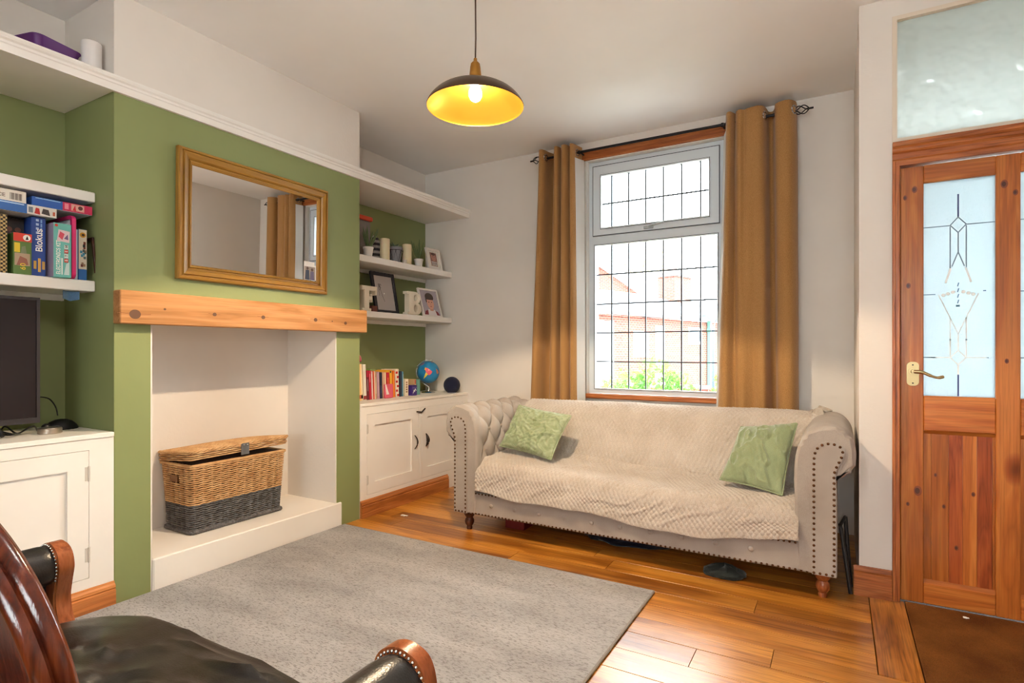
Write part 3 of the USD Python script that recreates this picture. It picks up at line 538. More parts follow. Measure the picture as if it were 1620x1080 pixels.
def fern(u, v):
    w = 0
    for cx_, ang, sc in ((-.3, .5, 1.), (.45, -.35, 1.1), (.1, 1.3, .9)):
        x = (u - cx_) * math.cos(ang) + v * math.sin(ang); y = -(u - cx_) * math.sin(ang) + v * math.cos(ang)
        w = w + (np.sin((y * 1.0 + np.abs(x) * 1.4) * 26 * sc) * (np.abs(x) < .42)) * .6
    return w
VELV = usdkit.material(stage, '/World/Looks/green_velvet', {'t': ('texture_coordinate', {}), 'w': ('noise_texture', dict(scale=14., detail=3., distortion=2.)), 'r': ('rgb_ramp', {'ramp': [(.35, srgb(132, 146, 108)), (.65, srgb(164, 174, 142))]}), 'p': ('principled_bsdf', dict(roughness=.6, sheen_weight=.5, sheen_roughness=.3, specular_ior_level=.25))},
    [('t.object', 'w.vector'), ('w.fac', 'r.fac'), ('r.color', 'p.base_color')], surface='p.BSDF')
VELV2 = fabric('green_velvet_plain', srgb(152, 164, 126), srgb(136, 150, 112), scale=300, rough=.6, bump=.2, sheen=.5, big=9.)
cushion('cushion', 'sage velvet cushion with fern pattern against the tufted left arm', VELV, (-1.876, 3.33, .772), (-1.456, 3.26, .732), (-1.935, 3.175, .512), (-1.523, 3.105, .472), .055, fern, 3)
cushion('cushion', 'plain pale green velvet cushion against the right arm of the sofa', VELV2, (-.475, 3.39, .712), (-.185, 3.30, .762), (-.548, 3.165, .452), (-.238, 3.07, .425), .055, lambda u, v: np.sin((u * 1.2 + v) * 9 + 2 * np.sin(u * 5)) * .4, 8)

# things under and beside the sofa
def cloth_heap(cx_, cy_, rx, ry, h, seed):
    n, m = 48, 16; a = np.linspace(0, 2 * PI, n, endpoint=False); loops = []
    for t in np.linspace(0, 1, m):
        r = (1 - t ** 2.2) ** .5 * (1 + .28 * (fbm(np.stack([np.cos(a) * 2 + 5, np.sin(a) * 2, np.full(n, t * 3)], 1), 3, seed) - .5) * 2) + .001
        z = h * t * (1 + .5 * (noise(np.stack([np.cos(a) * 3, np.sin(a) * 3, np.full(n, t * 2)], 1), seed) - .5))
        loops.append(np.stack([cx_ + rx * r * np.cos(a), cy_ + ry * r * np.sin(a), np.maximum(.001, z)], 1))
    return loft(loops)
single('cloth', cloth_heap(-1.12, 3.28, .24, .13, .075, 4), fabric('navy_cloth', srgb(26, 30, 48), scale=200), 'crumpled navy cloth lying under the middle of the sofa', 'cloth', smooth=True)
single('bag', cloth_heap(-.50, 3.02, .10, .07, .055, 6), fabric('dark_green_cloth', srgb(40, 46, 44), scale=200), 'small dark green bag under the right half of the sofa', 'bag', smooth=True)
single('box', cbox(-1.86, -1.72, 3.12, 3.3, 0, .085, .004), C(120, 26, 30, .5), 'dark red box under the left end of the sofa', 'box')
st = Thing('folding_frame', 'black folded metal frame leaning in the gap beside the right sofa arm', 'frame', (.045, 3.2, 0))
st.add('leg', tube([(.05, 3.05, .012), (.012, 3.08, .30), (.008, 3.09, .32)], .009, 8), BLACKP, smooth=60)
st.add('leg', tube([(.052, 3.14, .012), (.03, 3.16, .34)], .009, 8), BLACKP, smooth=60)
st.add('cross_bar', tube([(.008, 3.08, .315), (.03, 3.17, .335)], .008, 8), BLACKP, smooth=60)

# ---------------------------------------------------------------- curtains and pole
YR, ZR = 3.965, 2.652
pole = Thing('curtain_pole', 'thin black metal curtain pole with twisted cage ends', 'curtain pole', (-1.13, YR, ZR))
pole.add('rod', cyl((-2.0, YR, ZR), (-.26, YR, ZR), .0095, 14), BLACKM, smooth=50)
for s, x in ((-1, -2.0), (1, -.26)):
    f = pole.add('finial', cat(lathe([(0, 0), (.013, 0), (.013, .016), (.008, .02), (0, .02)], n=14)) if False else cyl((x, YR, ZR), (x + s * .02, YR, ZR), .013, 12), BLACKM, smooth=40)
    t = np.linspace(0, 1, 22)
    for k in range(4):
        a = k * PI / 2 + t * 2.4; r = .003 + .026 * np.sin(PI * t) ** .8
        pole.add('cage_wire', tube(np.stack([x + s * (.018 + .085 * t), YR + r * np.cos(a), ZR + r * np.sin(a)], 1), .0032, 6), BLACKM, parent=f, smooth=60)
    pole.add('tip', cyl((x + s * .1, YR, ZR), (x + s * .128, YR, ZR), .006, 10), BLACKM, parent=f, smooth=40)
for x in (-1.705, -.67): pole.add('bracket', cat(cyl((x, YW, ZR + .004), (x, YR, ZR + .004), .007, 8), cyl((x, YW, ZR + .004), (x, YW - .008, ZR + .004), .022, 14), cyl((x - .008, YR, ZR), (x + .008, YR, ZR), .014, 12)), BLACKM, smooth=40)
def curtain(name, label, top, bot, zb, hole_t, hem_side, lin):
    """top, bot: lists of (x, y) fold points, swept from the header to the hem."""
    A, B = crom(top, 14), crom(bot, 14); n = 170
    def rs(P):
        d = np.r_[0, np.cumsum(np.linalg.norm(np.diff(P, axis=0), axis=1))]; t = np.linspace(0, d[-1], n); return np.stack([np.interp(t, d, P[:, k]) for k in (0, 1)], 1)
    A, B = rs(A), rs(B); zs = np.linspace(ZR + .055, zb, 90); V = np.zeros((n, len(zs), 3))
    for j, z in enumerate(zs):
        w = sst(ZR - .1, zb, z) if False else ((zs[0] - z) / (zs[0] - zb)) ** 1.15; P = A * (1 - w) + B * w
        V[:, j, 0] = P[:, 0] + .006 * (noise(np.stack([np.arange(n) * .05, np.full(n, z * 2.2), np.full(n, 1.)], 1), 11) - .5); V[:, j, 1] = P[:, 1] + .012 * (noise(np.stack([np.arange(n) * .09, np.full(n, z * 1.7), np.full(n, 3.)], 1), 12) - .5) * min(1, 3 * w); V[:, j, 2] = z
    c = Thing(name, label, 'curtain', (A[:, 0].mean(), YR, zb), 'eyelet curtains at the front window')
    c.add('drape', shell(V, .0035), CURT, smooth=60)
    L = V[lin[0]:lin[1]] + np.array([0, .0075, 0]); L[..., 0] += (.014 * (np.linspace(0, 1, len(L)) ** 3 if hem_side > 0 else -np.linspace(1, 0, len(L)) ** 3))[:, None]; c.add('lining', shell(L[:, 4:], .002), LINING, smooth=60, label='white lining of the curtain')
    for t in hole_t:
        i = int(t * (n - 1)); p = A[i]; d = A[min(i + 3, n - 1)] - A[max(i - 3, 0)]; d /= np.linalg.norm(d); a = np.linspace(0, 2 * PI, 20, endpoint=False)
        ringp = np.stack([p[0] + .024 * np.cos(a) * d[0], p[1] + .024 * np.cos(a) * d[1], ZR + .024 * np.sin(a)], 1)
        nx_, ny_ = -d[1], d[0]
        c.add('eyelet', tube(ringp, .006, 8, closed=True), CHROME, smooth=60)
cl_top = [(-2.03, 3.95), (-2.022, 3.915), (-2.0, 3.902), (-1.985, 3.93), (-1.975, 4.0), (-1.955, 4.045), (-1.925, 4.045), (-1.905, 4.0), (-1.895, 3.93), (-1.88, 3.90), (-1.862, 3.905), (-1.853, 3.95), (-1.845, 3.985), (-1.835, 3.95), (-1.825, 3.905), (-1.80, 3.895), (-1.785, 3.93), (-1.777, 3.97), (-1.765, 3.93), (-1.75, 3.90), (-1.735, 3.92), (-1.725, 3.97), (-1.712, 4.03)]
cl_bot = [(-2.125, 3.95), (-2.105, 3.915), (-2.07, 3.905), (-2.045, 3.945), (-2.03, 4.0), (-2.005, 4.03), (-1.975, 4.02), (-1.958, 3.97), (-1.945, 3.92), (-1.92, 3.90), (-1.892, 3.91), (-1.88, 3.955), (-1.868, 3.98), (-1.855, 3.94), (-1.84, 3.90), (-1.81, 3.89), (-1.785, 3.92), (-1.772, 3.955), (-1.757, 3.92), (-1.735, 3.895), (-1.71, 3.92), (-1.697, 3.96), (-1.685, 4.0)]
curtain('curtain', 'mustard eyelet curtain hanging at the left of the window', cl_top, cl_bot, .50, (.13, .40, .93), 1, (118, 170))
cr_top = [(-.655, 4.03), (-.645, 3.97), (-.632, 3.92), (-.615, 3.905), (-.60, 3.94), (-.588, 3.965), (-.575, 3.925), (-.555, 3.905), (-.53, 3.925), (-.505, 3.91), (-.45, 3.90), (-.418, 3.92), (-.403, 3.97), (-.394, 4.035), (-.368, 4.045), (-.353, 4.0), (-.342, 3.935), (-.305, 3.905), (-.265, 3.905), (-.235, 3.95), (-.228, 4.0)]
cr_bot = [(-.715, 4.02), (-.70, 3.96), (-.68, 3.925), (-.645, 3.91), (-.61, 3.94), (-.585, 3.96), (-.56, 3.93), (-.535, 3.91), (-.505, 3.935), (-.475, 3.95), (-.445, 3.92), (-.41, 3.905), (-.385, 3.955), (-.372, 4.01), (-.345, 4.015), (-.33, 3.955), (-.315, 3.925), (-.285, 3.905), (-.25, 3.91), (-.225, 3.945), (-.215, 3.99)]
curtain('curtain', 'wider mustard eyelet curtain hanging at the right of the window', cr_top, cr_bot, .50, (.05, .52, .93), -1, (0, 40))

# ---------------------------------------------------------------- pendant lamp
PX, PY, PZ = -1.367, 2.04, 2.200
lamp = Thing('pendant_lamp', 'wide shallow black metal pendant shade, lit, golden inside', 'lamp', (PX, PY, PZ))
lamp.add('cord', tube([(PX, PY, PZ + .205), (PX + .002, PY, 2.5), (PX, PY, ZC)], .0035, 8), C(70, 52, 42), smooth=60)
lamp.add('ceiling_rose', lathe([(0, 0), (.03, 0), (.045, .012), (.05, .03), (0, .03)], (PX, PY, ZC - .03)), BRASS, smooth=40)
lamp.add('cap', lathe([(.0, .212), (.007, .212), (.0085, .198), (.014, .195), (.02, .188), (.023, .17), (.027, .13), (.032, .097), (0, .097)], (PX, PY, PZ), 24), plain('warm_brass_cap', srgb(176, 128, 60), .3, .9), smooth=40)
outer = [(.028, .098), (.07, .094), (.12, .081), (.165, .058), (.195, .030), (.209, .008), (.2105, 0)]
inner = [(.2095, .0), (.2075, .008), (.193, .029), (.163, .0562), (.119, .0785), (.07, .0915), (.0, .0955)]
lamp.add('shade', lathe(crom(outer, 4), (PX, PY, PZ), 64), plain('bronze_black', srgb(74, 54, 38), .35, .6), smooth=60)
lamp.add('shade_lining', lathe(crom(inner, 4), (PX, PY, PZ), 64), plain('gold_lining', srgb(232, 170, 66), .38, .75), smooth=60, label='golden inside of the lamp shade')
bulbm = usdkit.material(stage, '/World/Looks/bulb_glow', {'e': ('emission', dict(color=(1., .76, .47), strength=BULB))}, surface='e.emission')
lamp.add('bulb', lathe([(0, .02), (.012, .022), (.022, .03), (.029, .045), (.030, .056), (.026, .07), (.018, .085), (.014, .095), (0, .095)], (PX, PY, PZ + .004), 24), bulbm, smooth=60)
lamp.add('bulb_holder', lathe([(0, .095), (.017, .094), (.017, .096), (0, .096)], (PX, PY, PZ), 16), BRASS)
beam_l = UsdLux.SphereLight.Define(stage, lamp.path + '/down_light')      # added light under the bulb; its cone angle stands in for the rim's cutoff
beam_l.AddTranslateOp().Set(Gf.Vec3d(0, 0, .016)); beam_l.CreateRadiusAttr(.018); beam_l.CreateNormalizeAttr(True)
beam_l.CreateIntensityAttr(DOWN); beam_l.CreateColorAttr(Gf.Vec3f(1., .78, .52))
sh_ = UsdLux.ShapingAPI.Apply(beam_l.GetPrim()); sh_.CreateShapingConeAngleAttr(66.); sh_.CreateShapingConeSoftnessAttr(.12)
dl = Thing('ceiling_lamp', 'added fill lamp, a white globe out of view above and in front of the camera', 'lamp', (-.75, .5, 2.33))  # added fill light, kept out of view
glob = usdkit.material(stage, '/World/Looks/fill_globe_glow', {'e': ('emission', dict(color=(1., .96, .91), strength=FILL))}, surface='e.emission')
dl.add('globe', sph((-.75, .5, 2.33), .14, 3), glob, smooth=True); dl.add('stem', cyl((-.75, .5, 2.46), (-.75, .5, ZC), .012), BRASS)

# ---------------------------------------------------------------- mirror and mantel beam
mr = Thing('mirror', 'landscape mirror in a moulded gold wood frame above the mantel', 'mirror', (XC, 2.02, 1.49))
my0, my1, mz0, mz1, fw_ = 1.553, 2.480, 1.494, 2.142, .078
TILT = .9
mprof = [(0, 0), (0, .022), (.005, .030), (.015, .033), (.017, .025), (.023, .025), (.026, .034), (.045, .027), (.051, .021), (.053, .013), (.059, .013), (.062, .020), (.072, .015), (.078, .006), (.078, 0)]
def fx(m): return rot(m, (0, 1, 0), TILT, (XC, 0, mz0))
def fside(p0, p1, inn):
    L = []
    for p, dr in ((p0, 1), (p1, -1)):
        L.append([(XC + .003 + h, p[0] + inn[0] * o + dr * abs(inn[1]) * o, p[1] + inn[1] * o + dr * abs(inn[0]) * o) for o, h in mprof])
    return loft(L)
cs = [((my0, mz0), (my0, mz1), (1, 0), 'z'), ((my1, mz0), (my1, mz1), (-1, 0), 'z'), ((my0, mz0), (my1, mz0), (0, 1), 'y'), ((my0, mz1), (my1, mz1), (0, -1), 'y')]
GOLDY = wood('gold_frame_level', srgb(128, 90, 30), srgb(164, 118, 44), srgb(178, 132, 58), 'y', rough=.3, wide=2.5, var=.1, grain=.15, soft=.6, rings=2.0, spec=.6)
for a, b, i_, ax in cs: mr.add('frame_side', fx(fside(a, b, i_)), GOLDF if ax == 'z' else GOLDY)
mr.add('mirror_glass', fx(bx(XC + .006, XC + .012, my0 + .07, my1 - .07, mz0 + .06, mz1 - .07)), MIRROR)
single('photo_print', fx(cat(face_x(sbox(2.318, mz0 + .079, 2.40, mz0 + .185), XC + .0135, .0008))), plain('photo_sky', srgb(228, 224, 220), .4), None) if False else None
ph = Thing('photo_print', 'small snapshot of two people tucked into the lower right mirror corner', 'photograph', (XC + .02, 2.36, mz0 + .08))
def flat(Tn, nm, poly, x0, m, par=None, M=None, d=.0006):
    g = face_x(poly, x0, d); return Tn.add(nm, M(g) if M else g, m, parent=par)
pp = flat(ph, 'paper', sbox(2.312, mz0 + .079, 2.402, mz0 + .19).difference(sbox(2.39, mz0 + .17, 2.41, mz0 + .2)), XC + .0132, C(222, 214, 206), M=fx)
flat(ph, 'print', sbox(2.315, mz0 + .08, 2.395, mz0 + .16), XC + .0139, C(150, 134, 120), pp, fx)
for cy_, cz_, c1 in ((2.337, .118, (44, 52, 72)), (2.372, .112, (96, 84, 110))):
    flat(ph, 'print', Point(cy_, mz0 + cz_ + .03).buffer(.009), XC + .0146, C(92, 66, 52), pp, fx)
    flat(ph, 'print', Polygon([(cy_ - .016, mz0 + .08), (cy_ + .016, mz0 + .08), (cy_ + .012, mz0 + cz_ + .02), (cy_ - .012, mz0 + cz_ + .02)]), XC + .0146, C(*c1), pp, fx)
beam = Thing('mantel_beam', 'thick knotty oak mantel beam across the chimney breast', 'mantel beam', (XC, 2.04, 1.262))
bm = trimesh.Trimesh(*cbox(XC - .002, XC + .062, 1.284, 2.794, 1.262, 1.412, .004)); beam.add('beam', bm, BEAMW)
for y, z, r in ((1.345, 1.305, .021), (1.475, 1.336, .005), (1.72, 1.325, .009), (2.0, 1.325, .010), (2.36, 1.328, .011), (2.49, 1.325, .004), (2.60, 1.318, .010)):
    k = face_x(affinity.scale(Point(y, z).buffer(r, 6), 1.15, 1.0), XC + .0615, .0012); beam.add('knot', k, C(96, 62, 38, .6))
    if r > .008: beam.add('crack', face_x(LineString([(y - r * 3.5, z + .004), (y, z), (y + r * 3.2, z + .002)]).buffer(.0011), XC + .0616, .0008), C(140, 84, 42, .6))

# ---------------------------------------------------------------- wicker hamper on the hearth
def strand(pts_fn, n, r, sides=5): return tube(np.array([pts_fn(t) for t in np.linspace(0, 1, n)]), r, sides)
HX0, HX1, HY0, HY1, HZ0 = -3.235, -2.985, 1.742, 2.295, .157     # body footprint
ham = Thing('wicker_hamper', 'lidded wicker hamper, natural above and grey painted below, on the hearth', 'hamper', ((HX0 + HX1) / 2, (HY0 + HY1) / 2, HZ0))
WICK = usdkit.material(stage, '/World/Looks/wicker_natural', {'o': ('geometry', {}), 't': ('texture_coordinate', {}), 'n': ('noise_texture', dict(scale=18., detail=3.)), 'r': ('rgb_ramp', {'ramp': [(.25, srgb(178, 128, 80)), (.55, srgb(204, 160, 110)), (.8, srgb(222, 184, 138))]}), 'p': ('principled_bsdf', dict(roughness=.5))}, [('t.object', 'n.vector'), ('n.fac', 'r.fac'), ('r.color', 'p.base_color')], surface='p.BSDF')
WICKG = usdkit.material(stage, '/World/Looks/wicker_grey', {'t': ('texture_coordinate', {}), 'n': ('noise_texture', dict(scale=40., detail=3.)), 'r': ('rgb_ramp', {'ramp': [(.3, srgb(74, 72, 74)), (.7, srgb(116, 113, 114))]}), 'p': ('principled_bsdf', dict(roughness=.55))}, [('t.object', 'n.vector'), ('n.fac', 'r.fac'), ('r.color', 'p.base_color')], surface='p.BSDF')
def per(z, grow=0.):
    e = .014 * (z - HZ0) / .3 + grow; return HX0 - e, HX1 + e, HY0 - e, HY1 + e
def walk(x0, x1, y0, y1, n):
    """n points around a rounded rectangle, with outward normals."""
    ring_ = sbox(x0, y0, x1, y1).buffer(-.018).buffer(.018, 6).exterior; P = np.array([ring_.interpolate(t, normalized=True).coords[0] for t in np.linspace(0, 1, n, endpoint=False)])
    T = np.roll(P, -1, 0) - np.roll(P, 1, 0); N = np.stack([T[:, 1], -T[:, 0]], 1); N /= np.linalg.norm(N, axis=1, keepdims=True)
    if (N[0] * (P[0] - P.mean(0))).sum() < 0: N = -N
    return P, N
NST, NCOL = 34, 34
def weave(z0, z1, pitch, r, skip=None):
    out = []; row = 0
    for z in np.arange(z0, z1, pitch):
        P, N = walk(*per(z), NCOL * 6); k = np.arange(len(P)); ph = 2 * PI * k / 6
        Q = np.c_[P + N * (np.cos(ph) * .0048)[:, None], z + .0022 * np.sin(ph + 1.2) + .0008 * np.sin(k * .9 + row * 2.1)]
        if skip is not None and skip[0] < z < skip[1]:
            keep = ~((Q[:, 1] < HY0 + .01) & (Q[:, 0] > -3.165) & (Q[:, 0] < -3.085)); k0_ = int(np.argmax(~keep)); Q = np.roll(Q, -k0_, 0); keep = np.roll(keep, -k0_); out.append(tube(Q[keep], r, 5))
        else: out.append(tube(Q, r, 5, closed=True))
        row += 1
    return cat(*out)
ham.add('grey_weave', weave(HZ0 + .022, HZ0 + .152, .0115, .0049), WICKG, smooth=True, kind='stuff', label='grey painted lower weave')
ham.add('natural_weave', weave(HZ0 + .157, HZ0 + .358, .0115, .0049, (HZ0 + .268, HZ0 + .312)), WICK, smooth=True, kind='stuff', label='natural willow upper weave')
def stakes(za, zb):
    A, _ = walk(*per(za), NST); B, _ = walk(*per(zb), NST); return cat(*[tube([(a[0], a[1], za), (b[0], b[1], zb)], .0046, 5) for a, b in zip(A, B)])
ham.add('grey_stakes', stakes(HZ0 + .008, HZ0 + .155), WICKG, smooth=True, kind='stuff')
ham.add('natural_stakes', stakes(HZ0 + .155, HZ0 + .362), WICK, smooth=True, kind='stuff')
def rope(z, r, m, nm, grow=0., tw=40):
    P, N = walk(*per(z, grow), 240); a = np.arange(240) * 2 * PI * tw / 240; L = []
    for ph in (0, 2.1, 4.2): L.append(tube(np.c_[P + N * (np.cos(a + ph) * r * .6)[:, None], z + np.sin(a + ph) * r * .6], r * .62, 5, closed=True))
    ham.add(nm, cat(*L), m, smooth=True)
rope(HZ0 + .010, .0105, WICKG, 'base_rim', .004)
x0, x1, y0, y1 = per(HZ0 + .368)
ham.add('top_rim', cat(*[cbox(*q, HZ0 + .358, HZ0 + .374, .004) for q in ((x0 - .006, x1 + .006, y0 - .006, y0 + .012), (x0 - .006, x1 + .006, y1 - .012, y1 + .006), (x0 - .006, x0 + .012, y0, y1), (x1 - .012, x1 + .006, y0, y1))]), WICK)
ham.add('liner', cat(bx(HX0 + .012, HX1 - .012, HY0 + .012, HY1 - .012, HZ0 + .01, HZ0 + .37)), C(64, 42, 34, .8), label='dark block standing in for the shade inside the hamper')  # dark colour stands for the shade between the strands
ham.add('handle_hole', cbox(-3.16, -3.09, HY0 - .020, HY0 + .01, HZ0 + .272, HZ0 + .308, .002), C(128, 88, 54, .7), label='dark handle opening in the end')
# lid, raised a little at the front and with sides of its own
lid = []
lx0, lx1, ly0, ly1 = x0 - .008, x1 + .010, y0 - .008, y1 + .010
def lidpt(x, y, z):
    t = (x - lx0) / (lx1 - lx0); return np.array([x, y, z + .022 * t + .010 * t * (y - ly0) / (ly1 - ly0)])
for row, z in enumerate(np.arange(HZ0 + .381, HZ0 + .420, .0105)):
    P, N = walk(lx0, lx1, ly0, ly1, NST * 4); k = np.arange(len(P)); Q = np.c_[P + N * (np.cos(PI * k / 4 + row * PI) * .0042)[:, None], np.full(len(P), z)]
    lid.append(tube(np.array([lidpt(*q) for q in Q]), .0045, 5, closed=True))
lp = ham.add('lid', cat(*lid), WICK, smooth=True, kind='stuff')
tops = []; zt = HZ0 + .424
for i, x in enumerate(np.arange(lx0 + .006, lx1 - .004, .0078)):
    ys = np.linspace(ly0 + .004, ly1 - .004, 72); bow = .016 * np.sin(PI * (x - lx0) / (lx1 - lx0)) * np.sin(PI * (ys - ly0) / (ly1 - ly0)) ** .6
    tops.append(tube(np.array([lidpt(x, y, zt + b + .0035 * math.cos(PI * j / 2 + i * PI)) for j, (y, b) in enumerate(zip(ys, bow))]), .0043, 5))
for y in np.linspace(ly0 + .02, ly1 - .02, 19):
    xs_ = np.linspace(lx0 + .004, lx1 - .004, 14); tops.append(tube(np.array([lidpt(x, y, zt - .002 + .016 * math.sin(PI * (x - lx0) / (lx1 - lx0)) * max(0, math.sin(PI * (y - ly0) / (ly1 - ly0))) ** .6) for x in xs_]), .004, 5))
ham.add('lid_top', cat(*tops), WICK, parent=lp, smooth=True, kind='stuff')
for P_ in ([(lx1, ly0), (lx1, ly1)], [(lx0, ly0), (lx1, ly0)], [(lx1, ly1), (lx0, ly1)]):
    n_ = 60; a = np.arange(n_) * .9; Pq = np.linspace(P_[0], P_[1], n_)
    for ph in (0, 3.14): ham.add('lid_edge', tube(np.array([lidpt(p[0], p[1], zt - .001 + .0045 * math.sin(q + ph)) + [.0045 * math.cos(q + ph), 0, 0] for p, q in zip(Pq, a)]), .0045, 5), WICK, parent=lp, smooth=True)
GREYL_ = plain('grey_leather', srgb(98, 98, 100), .5)
tg_ = ham.add('strap_tab', shell(np.array([[lidpt(lx1 + .006 + e, y, z) for z in np.linspace(HZ0 + .425, HZ0 + .36, 6)] for y, e in ((2.005, .002), (2.03, .004), (2.055, .002))])[:, ::-1], .003), GREYL_)
for y in (2.018, 2.042): ham.add('rivet', sph(lidpt(lx1 + .012, y, HZ0 + .415), .0042, 1), CHROME, parent=tg_, smooth=True)

# ---------------------------------------------------------------- alcove cupboards
FX = XC + .004
def cupboard(name, label, y0, y1, doors, zt=.778):
    T = Thing(name, label, 'cupboard', (XC, (y0 + y1) / 2, 0))
    T.add('worktop', cbox(XB + .002, FX + .006, y0, y1, zt - .022, zt, .003), CABW)
    holes = [sbox(a, z0, b, z1) for a, b, z0, z1, _ in doors]; fr = sbox(y0, .0, y1, zt - .0225)
    for h in holes: fr = fr.difference(h.buffer(.0018, join_style=2))
    T.add('face_frame', face_x(fr, FX - .022, .022), CABW)
    for a, b, z0, z1, hinge in doors:
        st_ = .078; D = sbox(a, z0, b, z1); inn = sbox(a + st_, z0 + st_, b - st_, z1 - st_)
        dp = T.add('door', face_x(D.difference(inn), FX - .021, .021), CABW)
        T.add('door_panel', cbox(FX - .022, FX - .011, a + st_ - .004, b - st_ + .004, z0 + st_ - .004, z1 - st_ + .004, .001), CABW, parent=dp)
        for hz in (z0 + .10, z1 - .10):
            yh = a if hinge < 0 else b
            T.add('hinge', cat(cyl((FX + .002, yh, hz - .033), (FX + .002, yh, hz + .033), .0042, 8), cbox(FX - .001, FX + .0015, min(yh, yh - hinge * .014), max(yh, yh - hinge * .014), hz - .03, hz + .03, .0005)), plain('old_hinge', srgb(206, 198, 188), .4, .1), parent=dp, smooth=40)
    return T
cr = cupboard('cupboard', 'white painted cupboard with two panelled doors in the right alcove', CH1 + .003, YW - .003, [(2.85, 3.40, .148, .70, -1), (3.425, 3.985, .148, .70, 1)])
for y, kind in ((3.352, 'bow'), (3.487, 'oval')):
    z = .442; zz = np.linspace(-1, 1, 15)
    if kind == 'bow': g = tube(np.stack([FX + .003 + .020 * (1 - zz ** 2), y + .012 * (1 - zz ** 2), z + .052 * zz], 1), .0032 + .0016 * (1 - zz ** 2), 8)
    else: g = cat(tube(np.stack([FX + .003 + .022 * (1 - zz ** 2), np.full(15, y), z + .05 * zz], 1), .0028 + .012 * (1 - zz ** 2) ** 1.2 * .9, 10))
    cr.add('door_handle', g, IRON, smooth=60)
cr.add('latch', cat(tube([(FX + .006, 3.375, .672), (FX + .008, 3.43, .664)], .0055, 8), tube([(FX + .008, 3.43, .664), (FX + .010, 3.468, .690)], .005, 8)), IRON, smooth=60)
cupboard('cupboard', 'white painted cupboard with a panelled door in the left alcove, under the screen', .0, CH0 - .003, [(.65, 1.188, .158, .708, 1), (.085, .63, .158, .708, -1)])
# floating shelves
def shelf(label, y0, y1, z0, z1, xf, grp=None):
    T = Thing('floating_shelf', label, 'shelf', (XB, (y0 + y1) / 2, z0), grp); T.add('board', cbox(XB + .001, xf, y0, y1, z0, z1, .0035), TRIMW)
    T.add('batten', cbox(XB + .001, XB + .022, y0 + .01, y1 - .01, z0 - .03, z0 - .0002, .002), TRIMW) ; return T
shelf('thick white shelf above the board games in the left alcove', .002, CH0 - .003, 1.824, 1.870, -2.972)
shelf('thick white shelf that the board games stand on in the left alcove', .002, CH0 - .003, 1.412, 1.462, -2.972)
shelf('white shelf holding plants and candles in the right alcove', CH1 + .003, YW - .003, 1.790, 1.838, -2.975)
shelf('white shelf holding the letters and framed pictures in the right alcove', CH1 + .003, YW - .003, 1.388, 1.432, -2.975)

# ---------------------------------------------------------------- left alcove: screen, gadgets, games
tv = Thing('television', 'black flat screen on the left alcove cupboard, partly out of view', 'television', (-3.02, .6, .78))
tv.add('case', cbox(-3.055, -3.004, .12, 1.086, .828, 1.370, .006), BLACKP)
tv.add('screen', bx(-3.004, -3.0025, .134, 1.074, .852, 1.358), plain('dark_screen', srgb(26, 22, 28), .22, specular_ior_level=.5))
tv.add('bezel', cat(bx(-3.004, -2.998, .12, 1.086, .828, .852), bx(-3.004, -2.998, 1.074, 1.086, .852, 1.37), bx(-3.004, -2.998, .12, .134, .852, 1.37), bx(-3.004, -2.998, .134, 1.074, 1.358, 1.37)), plain('grey_bezel', srgb(52, 50, 54), .3))
for y in (.3, .94): tv.add('foot', cat(tube([(-3.02, y, .84), (-2.97, y + .01, .788)], .008, 8), tube([(-3.02, y, .84), (-3.09, y + .01, .788)], .008, 8)), BLACKP, smooth=50)
ZT = .778
cb = Thing('cable', 'tangle of black cables under the screen', 'cable', (-3.0, 1.02, ZT))
r5 = random.Random(5)
for i in range(5):
    P = [(-3.06 + r5.uniform(0, .1), .82 + .03 * i + r5.uniform(-.02, .02), ZT + .006)]
    for j in range(5): P.append((P[0][0] + r5.uniform(-.06, .06), P[-1][1] + r5.uniform(-.02, .05), ZT + .006 + r5.uniform(0, .035)))
    P[-1] = (P[-1][0], P[-1][1], ZT + .006); cb.add('loop', tube(crom(P, 7), .0035, 6), BLACKP, smooth=60)
single('cable', tube(crom([(-3.04, 1.075, .93), (-3.06, 1.11, .935), (-3.09, 1.155, .92), (-3.11, 1.185, .88), (-3.11, 1.192, .842)], 10), .0028, 6), BLACKP, 'single thin black cable arching from the screen to the black dome', 'cable', smooth=60)
dm_ = Thing('speaker_dome', 'low black domed device behind the silver puck on the left cupboard', 'device', (-3.11, 1.2, ZT))
dm_.add('body', cat((lambda m: (np.array([(-3.11, 1.205, ZT)]) + m[0] * [.8, 1.1, 1], m[1]))(lathe([(0, .048), (.02, .046), (.04, .036), (.056, .018), (.062, .004), (.06, 0), (0, 0)][::-1]))), BLACKP, smooth=50)
dm_.add('ear', sph((-3.075, 1.135, ZT + .018), .018, 2), BLACKP, smooth=True)
pk = Thing('puck', 'round silver puck on the front of the left cupboard top', 'device', (-2.985, 1.1, ZT))
pk.add('body', lathe([(0, 0), (.040, 0), (.043, .003), (.043, .022), (.040, .026), (0, .026)], (-2.99, 1.118, ZT), 32), plain('brushed_silver', srgb(186, 176, 164), .3, .9), smooth=30)
pk.add('top', lathe([(0, .0262), (.037, .0262), (.037, .0272), (0, .0272)], (-2.99, 1.118, ZT), 32), C(60, 58, 60, .3))

